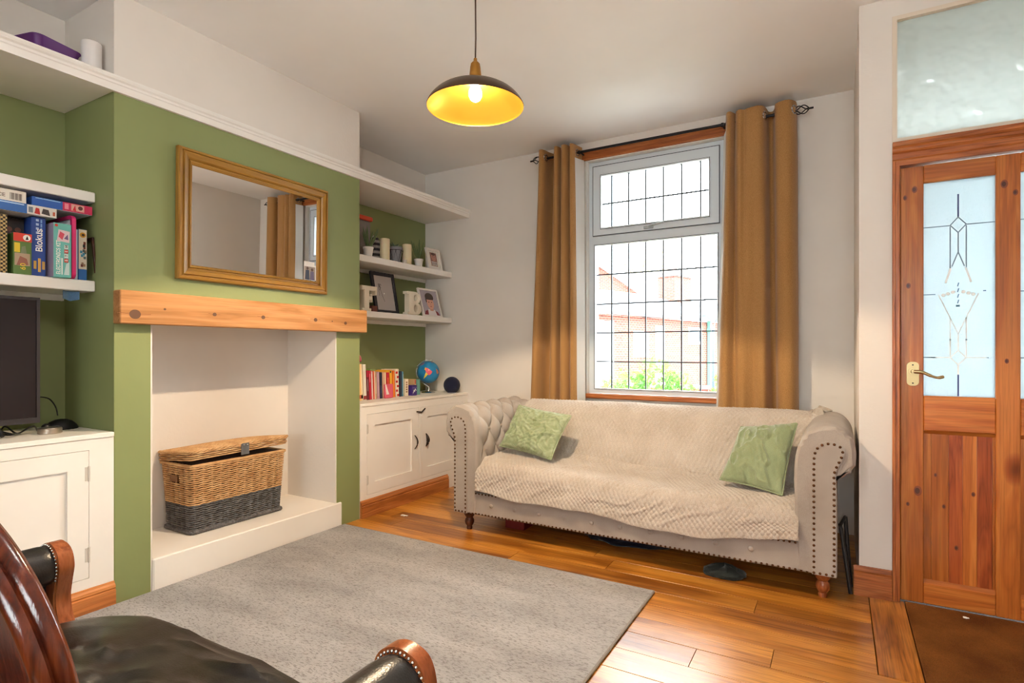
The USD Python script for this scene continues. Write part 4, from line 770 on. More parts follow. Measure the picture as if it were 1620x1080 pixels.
GZ = 1.463
def game(label, x0, x1, y0, y1, z0, z1, m, cat_='game box', name='game_box'):
    T = Thing(name, label, cat_, ((x0 + x1) / 2, (y0 + y1) / 2, z0)); T.body = T.add('box', cbox(x0, x1, y0, y1, z0, z1, .0015), m); T.f = x1; return T
def pr(T, y0, y1, z0, z1, m, k=1): return T.add('print', face_x(sbox(y0, z0, y1, z1), T.f - .0002 + .0005 * (k - 1), .0005), m, parent=T.body)
def prp(T, pts, m, k=2): return T.add('print', face_x(Polygon(pts), T.f - .0002 + .0005 * (k - 1), .0005), m, parent=T.body)
def word(T, text, h, y, z, m, up=True, bold=True, k=2, sx=1.0):
    v, f = tri(text_mesh(text, h, .0006, bold)); v = v * [sx, 1, 1]
    if up: v = np.stack([-v[:, 1], v[:, 0], v[:, 2]], 1)
    T.add('lettering', face_x((v + [y, z, 0], f), T.f - .0002 + .0005 * (k - 1), 0), m, parent=T.body)
WHT, RED, YEL = C(236, 234, 228), C(206, 60, 44), C(226, 196, 52)
CHK = usdkit.material(stage, '/World/Looks/gold_check', {'t': ('texture_coordinate', {}), 'c': ('checker_texture', dict(scale=120., color1=srgb(196, 168, 110), color2=srgb(40, 32, 26))), 'p': ('principled_bsdf', dict(roughness=.4))}, [('t.object', 'c.vector'), ('c.color', 'p.base_color')], surface='p.BSDF')
g = game('tall black and gold checked box with an orange label, leftmost game in view', -3.2, -2.99, .893, .972, GZ, 1.706, CHK)
pr(g, .9, .945, GZ + .075, GZ + .17, C(214, 84, 60)); [pr(g, .908 + .006 * (i % 2), .936, GZ + .082 + i * .0125, GZ + .088 + i * .0125, C(232, 190, 170), 2) for i in range(7)]
g = game('black box with dim figures standing behind the small green puzzle box', -3.22, -3.06, .98, 1.052, GZ, 1.71, C(28, 24, 30, .4))
for y, z in ((1.0, 1.66), (1.03, 1.66)): prp(g, list(Point(y, z).buffer(.011, 3).exterior.coords), C(110, 66, 56)); prp(g, [(y - .013, z - .05), (y + .013, z - .05), (y + .008, z - .011), (y - .008, z - .011)], C(70, 40, 50))
g = game('small green puzzle box with a red top band and yellow 60', -3.055, -2.985, .990, 1.052, GZ, 1.636, C(92, 122, 62))
pr(g, .990, 1.052, 1.602, 1.6365, RED); prp(g, list(Point(1.035, 1.619).buffer(.013, 5).exterior.coords), WHT); prp(g, [(1.03, 1.61), (1.041, 1.612), (1.036, 1.628)], C(30, 30, 30), 3)
pr(g, .993, 1.012, 1.555, 1.595, YEL); word(g, '60', .017, 1.03, GZ + .018, YEL); pr(g, .994, 1.046, 1.50, 1.552, C(176, 152, 128)); prp(g, [(1.0, 1.50), (1.04, 1.505), (1.035, 1.53), (1.012, 1.54)], C(150, 96, 80)); prp(g, [(1.015, 1.552), (1.035, 1.552), (1.03, 1.585), (1.018, 1.58)], C(120, 130, 100), 1)
g = game('tall dark blue game box with large white lettering up its spine', -3.2, -2.995, 1.0535, 1.105, GZ, 1.718, C(36, 72, 146, .35))
word(g, 'Blokus', .023, 1.092, GZ + .105, WHT)
for i, y in enumerate((1.062, 1.077, 1.092)): pr(g, y, y + .010, GZ + .03 - .012 * (i == 1), GZ + .065 + .012 * (i == 1), C(206, 162, 78))
for i in range(4): pr(g, 1.07, 1.08, 1.645 + .018 * i, 1.655 + .018 * i, C(170, 190, 220)); pr(g, 1.086, 1.092, 1.64 + .018 * i, 1.655 + .018 * i, C(120, 160, 210))
g = game('teal electronics kit box with a lilac side, standing forward of the others', -3.14, -2.955, 1.118, 1.184, GZ, 1.700, C(106, 184, 176, .4))
g.add('side_print', bx(-3.139, -2.956, 1.1174, 1.1182, GZ + .001, 1.699), C(158, 146, 172), parent=g.body)
word(g, 'ELECTRONICS KIT', .0145, 1.142, GZ + .012, WHT, sx=.82); pr(g, 1.1465, 1.151, GZ + .012, GZ + .085, WHT, 2)
for i in range(4): pr(g, 1.157, 1.172, 1.530 + .020 * i, 1.547 + .020 * i, RED if i % 2 == 0 else C(206, 214, 210)); word(g, 'STEM'[i], .0095, 1.169, 1.5345 + .020 * i, WHT if i % 2 == 0 else C(70, 60, 60), k=3)
for q in ([(1.13, 1.622), (1.176, 1.618), (1.178, 1.668), (1.136, 1.672)],): prp(g, q, C(222, 196, 202), 1)
prp(g, [(1.136, 1.64), (1.15, 1.628), (1.158, 1.655), (1.142, 1.664)], C(206, 76, 96)); prp(g, [(1.156, 1.634), (1.172, 1.63), (1.17, 1.655)], C(120, 96, 140)); prp(g, list(Point(1.128, 1.689).buffer(.006, 4).exterior.coords), RED); prp(g, [(1.156, GZ + .012), (1.176, GZ + .012), (1.176, GZ + .07), (1.164, GZ + .06)], C(196, 216, 214), 1)
bd = Thing('drawing_board', 'pink rimmed white drawing tablet standing on edge among the games', 'drawing board', (-3.08, 1.2, GZ))
bo = sbox(-3.2, GZ, -2.965, 1.748).buffer(-.025).buffer(.025, 6)
bd.add('rim', face_my(bo.difference(bo.buffer(-.016)), 1.206, .016), C(214, 40, 112, .35)); bd.add('board', face_my(bo.buffer(-.015), 1.202, .007), C(222, 220, 226))
g = game('thin pale blue box standing between the pink tablet and the mosaic box', -3.18, -2.985, 1.2085, 1.2205, GZ, 1.690, C(186, 208, 228))
g = game('narrow box with a sun and mosaic picture over a blue base, rightmost game', -3.2, -2.985, 1.2225, 1.2565, GZ, 1.694, C(44, 98, 160, .4))
pr(g, 1.2235, 1.2555, 1.512, 1.692, C(206, 196, 176)); prp(g, list(Point(1.24, 1.668).buffer(.012, 5).exterior.coords), C(196, 140, 40)); prp(g, list(Point(1.241, 1.668).buffer(.006, 4).exterior.coords), C(70, 44, 30), 3)
r6 = random.Random(6)
for i in range(14): y, z = r6.uniform(1.225, 1.246), r6.uniform(1.52, 1.636); pr(g, y, y + .009, z, z + .012, C(*r6.choice([(74, 96, 96), (150, 120, 90), (60, 130, 160), (120, 60, 50), (90, 110, 70)])), 2)
bf = Thing('picture_frame', 'dark brown empty frame leaning into the corner beside the games', 'picture frame', (-3.05, 1.27, GZ))
for a, b in (((-3.2, GZ), (-2.985, GZ)), ((-2.985, GZ), (-2.985, GZ + .19)), ((-3.2, GZ), (-3.2, GZ + .19)), ((-3.2, GZ + .19), (-2.985, GZ + .19))):
    bf.add('frame_side', rot(cbox(min(a[0], b[0]) - .006, max(a[0], b[0]) + .006, 1.276, 1.2835, min(a[1], b[1]) + .0005, max(a[1], b[1]) + .012, .001), (1, 0, 0), 4.5, (0, 1.2835, GZ + .19)), DARKW)
g = game('flat blue and white box lying on top of the upright games', -3.2, -2.968, .80, 1.135, 1.7205, 1.7605, C(218, 214, 208))
pr(g, .80, 1.03, 1.7205, 1.7605, C(48, 100, 170)); pr(g, .85, 1.02, 1.752, 1.757, C(170, 200, 230), 2); pr(g, 1.035, 1.05, 1.728, 1.752, C(120, 130, 140)); prp(g, [(1.055, 1.727), (1.075, 1.724), (1.072, 1.75), (1.06, 1.752)], C(196, 50, 48)); prp(g, [(1.08, 1.73), (1.11, 1.726), (1.105, 1.75), (1.085, 1.752)], C(70, 62, 62)); pr(g, 1.12, 1.128, 1.728, 1.745, C(186, 90, 60))
g = game('flat blue and pink box lying askew on top of the stack, at its right end', -3.21, -2.972, 1.048, 1.272, 1.7625, 1.8005, C(40, 92, 176))
pr(g, 1.158, 1.272, 1.7625, 1.8005, C(198, 42, 84)); pr(g, 1.19, 1.24, 1.768, 1.797, C(222, 170, 160), 2); prp(g, list(Point(1.225, 1.784).buffer(.009, 4).exterior.coords), C(96, 50, 50), 3); prp(g, [(1.195, 1.77), (1.208, 1.768), (1.205, 1.795)], C(200, 30, 50), 3); pr(g, 1.165, 1.18, 1.77, 1.795, C(236, 140, 160), 2); pr(g, 1.06, 1.15, 1.793, 1.797, C(150, 190, 230), 2); g.add('base', cbox(-3.209, -2.9735, 1.049, 1.271, 1.7610, 1.7640, .0005), C(196, 202, 210), parent=g.body)
g = game('white box with a barcode lying uppermost at the left of the stack', -3.2, -2.975, .76, 1.030, 1.7615, 1.8105, C(226, 218, 206))
for i in range(10): pr(g, .975 + i * .0042, .9768 + i * .0042 + .0008 * (i % 3), 1.770, 1.798, C(90, 80, 74))
word(g, 'CE', .014, .935, 1.777, C(120, 110, 100), up=False)
single('cloth', shell(np.array([[(-2.99 - .02 * k, y, 1.4105 - .001 - (.0 if k == 0 else 0) - .045 * t * (1 - .3 * abs(y - 1.2) / .05)) for t in np.linspace(0, 1, 6)] for k, y in zip((0, .5, 1, .4, .1), (1.165, 1.18, 1.2, 1.215, 1.23))]), .003), fabric('blue_cloth', srgb(92, 126, 160)), 'small blue cloth corner hanging under the games shelf', 'cloth', smooth=True)
# topmost left shelf
tr = Thing('tray', 'purple plastic tray lying on the topmost left shelf', 'tray', (-2.97, 1.05, RAIL1))
tr.add('shell', rot(loft([[(x * s - 2.955, y * s + 1.09, z) for x, y in np.array(sbox(-.085, -.095, .085, .095).buffer(-.03).buffer(.03, 4).exterior.coords)[:-1]] for s, z in ((.78, 2.366), (1., 2.440), (1.05, 2.446), (1.05, 2.450), (.9, 2.455), (.4, 2.470))]), (0, 0, 1), 14, (-2.955, 1.09, 0)), C(88, 32, 108, .4), smooth=40)
single('jar', lathe([(0, 0), (.037, 0), (.039, .004), (.039, .150), (.037, .154), (.033, .154), (.033, .148), (0, .148)], (-2.90, 1.238, RAIL1 - .005), 28), C(228, 224, 222, .4), 'plain white cylindrical jar beside the purple tray', 'jar', smooth=40)

# ---------------------------------------------------------------- right alcove: upper shelf
ZU, ZL = 1.8385, 1.4325
def leafblade(base, tip, w, bend=(0, 0, 0), n=9):
    b, t = np.array(base, float), np.array(tip, float); q = np.linspace(0, 1, n)[:, None]
    P = b + (t - b) * q + np.array(bend) * (4 * q * (1 - q)); r = w * np.sin(PI * np.clip(np.linspace(.28, 1, n), 0, 1)) ** .8 + .0006; return tube(P, r, 6)
def flowerpot(T, x, y, z, r, h, m, soil=True):
    T.add('pot', lathe([(0, 0), (r * .70, 0), (r * .74, .003), (r * .96, h * .80), (r * 1.04, h * .81), (r * 1.05, h), (r * .96, h), (r * .93, h * .9), (0, h * .9)], (x, y, z), 28), m, smooth=35)
    T.add('soil', lathe([(0, h * .905), (r * .92, h * .905), (r * .9, h * .88)][::-1], (x, y, z), 20), C(58, 44, 34, .9))
WPOT, ALOE = C(226, 224, 220, .35), plain('aloe_green', srgb(92, 112, 70), .5)
def aloe(label, x, y, h, tips, grp=None):
    T = Thing('potted_plant', label, 'potted plant', (x, y, ZU)); flowerpot(T, x, y, ZU, .038, h, WPOT)
    for dx, dy, dz, w in tips: T.add('leaf', leafblade((x + dx * .12, y + dy * .12, ZU + h * .9), (x + dx, y + dy, ZU + h + dz), w, (dx * .12, dy * .12, .012)), ALOE, smooth=True)
aloe('aloe with one broad drooping leaf in a white pot, leftmost on the plant shelf', -3.035, 3.095, .075, [(.01, .095, .16, .010), (-.02, -.03, .15, .007), (.02, -.045, .13, .006), (-.03, .02, .17, .007), (.03, .02, .12, .006), (-.04, -.02, .12, .006), (.02, .05, .10, .006)])
aloe('upright aloe in a small white pot at the right of the plant shelf', -3.045, 3.69, .07, [(0, .01, .17, .007), (-.02, -.07, .15, .006), (.02, .04, .15, .006), (-.03, .05, .17, .006), (.02, -.05, .11, .006), (-.03, -.03, .14, .006), (.03, .01, .09, .005), (.0, -.09, .11, .005)])
T = Thing('potted_plant', 'spiky succulent in a grey pot held by a black wire frame', 'potted plant', (-3.05, 3.41, ZU))
flowerpot(T, -3.05, 3.41, ZU + .012, .054, .112, C(128, 128, 132, .6))
for k in range(8):
    a = k * PI / 4; p0 = np.array([-3.05 + .059 * math.cos(a), 3.41 + .059 * math.sin(a), ZU + .098]); p1 = np.array([-3.05 + .046 * math.cos(a + PI / 8), 3.41 + .046 * math.sin(a + PI / 8), ZU + .003]); p2 = np.array([-3.05 + .059 * math.cos(a + PI / 4), 3.41 + .059 * math.sin(a + PI / 4), ZU + .098])
    T.add('wire', tube([p0, p1, p2], .0018, 5), BLACKM)
a = np.linspace(0, 2 * PI, 32, endpoint=False); T.add('wire_ring', tube(np.stack([-3.05 + .0595 * np.cos(a), 3.41 + .0595 * np.sin(a), np.full(32, ZU + .099)], 1), .002, 5, closed=True), BLACKM)
SUCC = plain('succulent_green', srgb(98, 118, 92), .6)
for k in range(16):
    a = k * 2.4; rr = .022 + .024 * (k % 4) / 3; T.add('leaf', leafblade((-3.05, 3.41, ZU + .112), (-3.05 + 1.3 * rr * math.cos(a), 3.41 + 1.3 * rr * math.sin(a), ZU + .155 + .03 * ((k * 7) % 5) / 5 - rr * .5), .006, (0, 0, .006)), SUCC, smooth=True)
CAND = plain('ivory_wax', srgb(226, 206, 170), .5, subsurface_weight=.2, subsurface_scale=.02)
for y, h, lab in ((3.268, .166, 'taller ivory pillar candle left of the grey plant pot'), (3.525, .164, 'ivory pillar candle right of the grey plant pot')):
    T = Thing('candle', lab, 'candle', (-3.03, y, ZU)); T.add('wax', lathe([(0, 0), (.036, 0), (.0375, .002), (.0375, h - .003), (.035, h), (.03, h - .004), (0, h - .006)], (-3.03, y, ZU), 28), CAND, smooth=35); T.add('wick', cyl((-3.03, y, ZU + h - .006), (-3.03, y, ZU + h + .008), .0012, 6), C(40, 34, 30))
single('tealight_holder', lathe([(0, 0), (.016, 0), (.018, .002), (.018, .028), (.015, .028), (.014, .006), (0, .006)], (-3.0, 3.462, ZU), 20), C(206, 196, 184, .3), 'tiny clear tealight cup between the grey pot and the candle', 'tealight holder', smooth=35)
T = Thing('storage_tub', 'grey plastic tub with an orange lid at the back of the plant shelf', 'tub', (-3.18, 3.15, ZU)); T.add('tub', cbox(-3.262, -3.13, 3.03, 3.225, ZU, 2.14, .012), C(130, 122, 118, .5)); T.add('lid', rbox(-3.27, -3.122, 3.02, 3.24, 2.14, 2.175, .012), C(214, 70, 36, .4), smooth=40)
single('box', cbox(-3.12, -3.085, 2.95, 3.052, ZU, 2.08, .002), C(96, 36, 40, .5), 'dark red box behind the leftmost aloe', 'box')
T = Thing('striped_figure', 'small black and pale striped rounded ornament behind the left candle', 'ornament', (-3.16, 3.3, ZU))
for i in range(9):
    z = ZU + i * .021; r = .052 * (1 - (i / 9.5) ** 3) ** .5; T.add('stripe', lathe([(0, 0), (r, 0), (r * .99, .021), (0, .021)], (-3.16, 3.292, z), 20), C(58, 58, 66, .6) if i % 2 == 0 else C(176, 172, 168, .6))
T.add('tip', sph((-3.16, 3.292, ZU + .196), .016, 2), C(214, 206, 198, .6), smooth=True)
def lean_frame(label, name, y0, y1, x0, z0, h, w, lean, mat, yaw=0.):
    """A picture frame standing at x0 and leaning back by so many degrees. Artwork is drawn in its own (y, z) plane."""
    c = ((y0 + y1) / 2, z0); T = Thing(name, label, 'picture frame', (x0 - .03, c[0], z0))
    def M(g): return rot(rot(g, (0, 1, 0), -lean, (x0, c[0], z0)), (0, 0, 1), yaw, (x0, c[0], z0))
    T.M, T.x0 = M, x0
    o = sbox(y0, z0, y1, z0 + h); T.add('frame', M(cat(face_x(o.difference(o.buffer(-w, join_style=2)), x0 - .016, .016))), mat)
    T.add('backing', M(face_x(o.buffer(-w * .6, join_style=2), x0 - .013, .004)), C(226, 222, 214))
    T.add('strut', M(face_x(sbox(c[0] - .015, z0 + .02, c[0] + .015, z0 + h * .55), x0 - .02, .004)), BLACKP); return T
def art(T, poly, m, k=0): return T.add('print', T.M(face_x(poly, T.x0 - .0088 + .0006 * k, .0006)), m)
T = lean_frame('small white framed baby picture at the right end of the plant shelf', 'picture_frame', 3.775, 3.965, -2.998, ZU, .19, .022, 12, C(226, 220, 214, .4))
art(T, sbox(3.825, ZU + .035, 3.915, ZU + .155), C(150, 110, 98)); art(T, affinity.scale(Point(3.87, ZU + .115).buffer(.03), 1, 1.15), C(186, 132, 116), 1); art(T, affinity.scale(Point(3.87, ZU + .142).buffer(.026), 1, .5), C(92, 62, 52), 2)
for q in (3.859, 3.881): art(T, Point(q, ZU + .118).buffer(.0035), C(60, 40, 36), 3)
art(T, sbox(3.832, ZU + .04, 3.908, ZU + .075), C(212, 204, 200), 2)
for i in range(4): art(T, sbox(3.838 + i * .019, ZU + .044, 3.844 + i * .019, ZU + .07), C(70, 66, 66), 3)
# lower shelf: two letters and two pictures
LETM = paint('letter_cream', srgb(226, 216, 196), rough=.5, var=.04, scale=60)
def stand_letter(ch, label, poly, x, y, z, d):
    T = Thing('letter', label, 'letter', (x, y, z)); T.add('body', face_x(affinity.translate(poly, y, z), x - d, d - .004), LETM); T.add('face', face_x(affinity.translate(poly.buffer(-.004), y, z), x - .0045, .0045), LETM); return T
F_ = unary_union([sbox(.03, 0, .085, .185), sbox(.005, .155, .165, .188), sbox(.03, .085, .115, .112), sbox(.01, 0, .105, .022), sbox(.143, .125, .165, .188), sbox(.1, .068, .117, .13)])
stand_letter('F', 'freestanding cream letter F left of the line drawing', F_, -3.0, 2.99, ZL, .052)
B_ = unary_union([sbox(.0, 0, .07, .19), sbox(-.02, .168, .09, .19), sbox(-.02, 0, .09, .022), affinity.scale(Point(.075, .14).buffer(.05), 1.35, 1.), affinity.scale(Point(.08, .052).buffer(.052), 1.5, 1.)]).intersection(sbox(-.02, 0, .2, .19))
B_ = B_.difference(affinity.scale(Point(.079, .14).buffer(.021), .9, 1.25)).difference(affinity.scale(Point(.082, .055).buffer(.022), 1., 1.35))
stand_letter('B', 'freestanding cream letter B between the two pictures', B_, -2.995, 3.515, ZL, .052)
T = lean_frame('black framed line drawing on grey paper leaning behind the letters', 'picture_frame', 3.218, 3.482, -3.07, ZL, .335, .028, 11, C(34, 36, 46, .35), 0)
art(T, sbox(3.246, ZL + .028, 3.454, ZL + .307), C(176, 168, 164)); r8 = random.Random(8)
P = [(3.30, ZL + .23)]
for i in range(46): P.append((min(max(P[-1][0] + r8.uniform(-.022, .0235), 3.29), 3.41), min(max(P[-1][1] + r8.uniform(-.026, .0235), ZL + .09), ZL + .24)))
art(T, LineString(P).buffer(.0011), C(116, 108, 108), 1); art(T, LineString([(3.30, ZL + .24), (3.32, ZL + .15), (3.34, ZL + .1)]).buffer(.0014), C(96, 90, 90), 2); art(T, Point(3.345, ZL + .165).buffer(.0065), C(240, 238, 232), 2)
T = lean_frame('white framed portrait of a smiling child in a school collar', 'picture_frame', 3.705, 3.965, -2.998, ZL, .252, .015, 16, C(228, 222, 216, .4))
y_, z_ = 3.832, ZL
art(T, sbox(3.72, ZL + .015, 3.95, ZL + .237), C(172, 164, 176)); art(T, Polygon([(3.735, ZL + .015), (3.94, ZL + .015), (3.92, ZL + .05), (3.87, ZL + .066), (3.8, ZL + .066), (3.752, ZL + .05)]), C(128, 44, 52), 1)
art(T, Polygon([(3.785, ZL + .015), (3.90, ZL + .015), (3.885, ZL + .065), (3.79, ZL + .068)]), C(228, 222, 222), 2); art(T, sbox(3.818, ZL + .055, 3.862, ZL + .09), C(206, 150, 128), 3)
art(T, affinity.scale(Point(3.838, ZL + .125).buffer(.05), .92, 1.15), C(222, 168, 146), 4); art(T, affinity.scale(Point(3.838, ZL + .178).buffer(.056), 1., .68).difference(sbox(3.7, ZL + .1, 3.97, ZL + .155)), C(74, 62, 58), 5); art(T, sbox(3.783, ZL + .13, 3.795, ZL + .17), C(84, 70, 64), 5)
for q in (3.82, 3.856): art(T, affinity.scale(Point(q, ZL + .132).buffer(.0055), 1.2, .7), C(70, 50, 48), 6)
art(T, affinity.scale(Point(3.838, ZL + .094).buffer(.012), 1, .3), C(176, 96, 90), 6); art(T, Polygon([(3.834, ZL + .11), (3.843, ZL + .11), (3.838, ZL + .125)]), C(204, 146, 126), 6)
single('box', cbox(-3.13, -3.05, 3.155, 3.21, ZL, ZL + .05, .002), C(110, 56, 44, .5), 'little reddish box on the shelf beside the letter F', 'box')

# ---------------------------------------------------------------- right alcove: cupboard top
def book(label, y0, y1, h, col, xf=-2.998, dp=.15, tilt=0., rough=.45):
    T = Thing('book', label, 'book', (xf - dp / 2, (y0 + y1) / 2, ZT), None)
    def M(g): return rot(g, (1, 0, 0), tilt, (xf, (y0 + y1) / 2, ZT))
    z = ZT + abs(math.sin(math.radians(tilt))) * (y1 - y0) / 2 + .0005
    T.add('cover', M(cat(cbox(xf - dp, xf, y0, y0 + .0018, z, z + h, .0006), cbox(xf - dp, xf, y1 - .0018, y1, z, z + h, .0006), cbox(xf - .002, xf, y0, y1, z, z + h, .0006))), C(*col, rough))
    if y1 - y0 > .006: T.add('pages', M(bx(xf - dp + .003, xf - .002, y0 + .0018, y1 - .0018, z + .002, z + h - .003)), C(232, 224, 206, .8))
    T.M, T.xf, T.y0, T.y1, T.z, T.h = M, xf, y0, y1, z, h; return T
def band(T, a, b, col, y0=0., y1=1.): T.add('spine_print', T.M(face_x(sbox(T.y0 + (T.y1 - T.y0) * y0, T.z + T.h * a, T.y0 + (T.y1 - T.y0) * y1, T.z + T.h * b), T.xf - .0002, .0006)), C(*col))
band(book('thin green book, first at the left behind the chimney edge', 2.925, 2.940, .21, (92, 132, 58)), .1, .9, (120, 156, 70))
b = book('tall orange and cream book near the left end of the row', 2.972, 3.004, .265, (240, 196, 128), tilt=2.5); band(b, .0, 1., (244, 222, 182), .55, 1.); band(b, .05, .15, (190, 90, 60))
b = book('tall white book beside the orange and cream one', 3.012, 3.043, .262, (232, 226, 214), tilt=2.5); band(b, .02, .12, (150, 60, 60))
b = book('dark maroon book with crimson top in the left part of the row', 3.048, 3.068, .216, (112, 36, 48), tilt=2.5); band(b, .78, 1., (176, 32, 56)); band(b, .3, .7, (150, 130, 130), .3, .7)
band(book('crimson book next to the maroon one', 3.070, 3.094, .214, (190, 32, 60), tilt=2.5), .6, .9, (222, 120, 130), .3, .7)
band(book('pale pink and white thin book', 3.098, 3.111, .208, (232, 188, 184), tilt=2.5), .1, .9, (244, 232, 224), .0, .4)
band(book('orange-red thin book with a cream edge', 3.114, 3.131, .210, (214, 92, 60), tilt=2), .0, 1., (238, 222, 196), .65, 1.)
band(book('tan thin book in the middle of the row', 3.134, 3.150, .206, (198, 160, 128), tilt=2), .2, .8, (222, 196, 166), .2, .6)
band(book('mauve book in the middle of the row', 3.153, 3.180, .203, (176, 140, 156), tilt=2), .1, .95, (192, 160, 174), .1, .6)
band(book('navy book behind the pink pouch', 3.184, 3.207, .199, (36, 42, 66), tilt=2), .2, .5, (60, 70, 100), .2, .8)
band(book('beige and peach book behind the pink pouch', 3.213, 3.252, .196, (208, 168, 142), tilt=2), .0, .99, (226, 200, 160), .6, 1.)
band(book('red book right of the pink pouch', 3.262, 3.290, .194, (192, 26, 52), tilt=2.5), .3, .8, (226, 120, 60), .3, .6)
band(book('yellow book with a small black mark at the top', 3.296, 3.322, .212, (232, 172, 52), tilt=3), .90, .97, (30, 30, 30), .2, .7)
band(book('orange book left of the red striped one', 3.330, 3.352, .206, (226, 110, 30), tilt=3), .0, .9, (240, 150, 40), .0, .4)
b = book('book with red and white chequered spine', 3.360, 3.395, .218, (232, 216, 196), tilt=1.5)
for i in range(6): band(b, .02 + i * .163, .10 + i * .163, (184, 24, 36), .0 if i % 2 else .35, .65 if i % 2 else 1.)
band(book('dark navy book right of the chequered one', 3.402, 3.428, .2, (38, 52, 72)), .3, .6, (70, 40, 60), .2, .6)
band(book('slim blue book at the right end of the tall books', 3.432, 3.446, .196, (92, 150, 180)), .1, .9, (170, 190, 200), .6, 1.)
b = book('short cream book with brown dots down the spine', 3.464, 3.507, .135, (228, 214, 186))
for i in range(5): band(b, .2 + i * .14, .29 + i * .14, (130, 92, 66), .3, .7)
b = book('short white and green book behind the purple tin', 3.520, 3.576, .128, (226, 226, 212), xf=-3.06); band(b, .7, .98, (110, 150, 80))
band(book('short tan book with a red corner beside the purple tin', 3.580, 3.602, .13, (196, 160, 116)), .7, .95, (176, 70, 60), .2, .8)
book('short teal book at the far right of the row', 3.612, 3.652, .126, (98, 152, 142))
for i, (y0, y1) in enumerate(((3.12, 3.24), (3.235, 3.30))): single('book', cbox(-3.185, -3.155, y0, y1, ZT, ZT + .222 - .004 * i, .001), C(112 + 30 * i, 132 + 26 * i, 62 + 40 * i), ('broad olive green book standing at the back of the row', 'pale green book standing at the back of the row')[i], 'book')
T = Thing('tin', 'small purple box with white scribble in front of the short books', 'box', (-2.99, 3.552, ZT)); T.f = -2.972; T.body = T.add('box', cbox(-3.03, -2.972, 3.524, 3.582, ZT, ZT + .084, .002), C(58, 36, 112, .4))
T.add('print', face_x(LineString([(3.535, ZT + .02), (3.545, ZT + .045), (3.552, ZT + .03), (3.56, ZT + .055), (3.57, ZT + .04)]).buffer(.0025), -2.9722, .0006), WHT, parent=T.body); T.add('print', face_x(sbox(3.526, ZT + .06, 3.58, ZT + .066), -2.9722, .0006), C(100, 80, 150), parent=T.body)
T = Thing('pouch', 'pink fabric pouch with a white flap in front of the row of books', 'pouch', (-2.985, 3.25, ZT)); T.add('body', rbox(-2.996, -2.975, 3.215, 3.305, ZT + .0, ZT + .108, .008), C(214, 92, 110, .8), smooth=50); T.add('flap', face_x(Polygon([(3.212, ZT + .105), (3.222, ZT + .108), (3.255, ZT + .03), (3.225, ZT + .028)]), -2.9752, .0015), C(232, 216, 214, .8))
T = Thing('soft_toy', 'pink plush toy with upright ears behind the books', 'soft toy', (-3.16, 3.1, ZT)); PLU = fabric('pink_plush', srgb(212, 108, 122), scale=300)
T.add('body', rbox(-3.27, -3.21, 3.055, 3.165, ZT, 1.0, .029), PLU, smooth=True); T.add('head', sph((-3.20, 3.11, 1.045), .045, 3, (1, 1., .9)), C(226, 160, 158, .9), smooth=True)
for y, h in ((3.068, .085), (3.15, .045)): T.add('ear', sph((-3.15, y, 1.07), .02, 2, (1, 1, 1)) if False else leafblade((-3.19, y + .006, 1.055), (-3.19, y - .006, 1.075 + h), .022), PLU, smooth=True)
# globe
GX, GY, GZc, GR = -3.06, 3.838, .957, .096
gl = Thing('globe', 'small blue desk globe with a pink and yellow continent facing the room', 'globe', (GX, GY, ZT))
OCEAN = usdkit.material(stage, '/World/Looks/globe_ocean', {'t': ('texture_coordinate', {}), 'n': ('noise_texture', dict(scale=9., detail=3.)), 'r': ('rgb_ramp', {'ramp': [(.3, srgb(22, 110, 168)), (.7, srgb(52, 150, 200))]}), 'p': ('principled_bsdf', dict(roughness=.3))}, [('t.object', 'n.vector'), ('n.fac', 'r.fac'), ('r.color', 'p.base_color')], surface='p.BSDF')
bp_ = gl.add('ball', sph((GX, GY, GZc), GR, 4), OCEAN, smooth=True)
vdir = np.array([.62, -.78, .05]); vdir /= np.linalg.norm(vdir); gr = np.cross([0, 0, 1.], vdir); gr /= np.linalg.norm(gr); gu = np.cross(vdir, gr)
def land(pts, col, lon=0., lat=0.):
    P = affinity.translate(Polygon(pts), lon, lat); v, f = ext(P.buffer(0), .01); k = trimesh.Trimesh(v, f); k = k.subdivide().subdivide(); v = k.vertices
    A = v[:, 0:1] * gr + v[:, 1:2] * gu + np.sqrt(np.maximum(.02, 1 - v[:, 0:1] ** 2 - v[:, 1:2] ** 2)) * vdir; A /= np.linalg.norm(A, axis=1, keepdims=True)
    gl.add('continent', (A * (GR + .0003 + v[:, 2:3] * .09) + [GX, GY, GZc], k.faces), C(*col, .4), parent=bp_)
land([(-.28, .38), (-.05, .34), (.14, .2), (.36, .02), (.24, -.18), (.05, -.3), (-.12, -.1), (-.25, .1)], (226, 84, 100)); land([(-.2, -.02), (-.02, -.22), (-.2, -.42), (-.42, -.62), (-.34, -.36)], (226, 200, 70)); land([(-.26, .42), (-.18, .36), (-.24, .16), (-.34, .22)], (236, 190, 60))
land([(.0, .26), (.1, .22), (.06, .14), (-.02, .16)], (244, 170, 180), .02, -.02); land([(-.75, .5), (-.42, .66), (-.3, .86), (-.6, .7)], (150, 110, 140)); land([(.68, .3), (.86, .1), (.9, -.1), (.76, -.2), (.7, .05)], (196, 120, 90)); land([(.2, .88), (.4, .82), (.36, .9)], (180, 90, 90))
ax = np.array([.28, .22, .94]); ax /= np.linalg.norm(ax); sd_ = np.cross(ax, vdir); sd_ /= np.linalg.norm(sd_)
a = np.linspace(-PI * .5, PI * .5, 36); gl.add('meridian', tube(np.array([GX, GY, GZc]) + .104 * (np.sin(a)[:, None] * ax + np.cos(a)[:, None] * sd_ * -1), .0032, 8), CHROME, smooth=60)
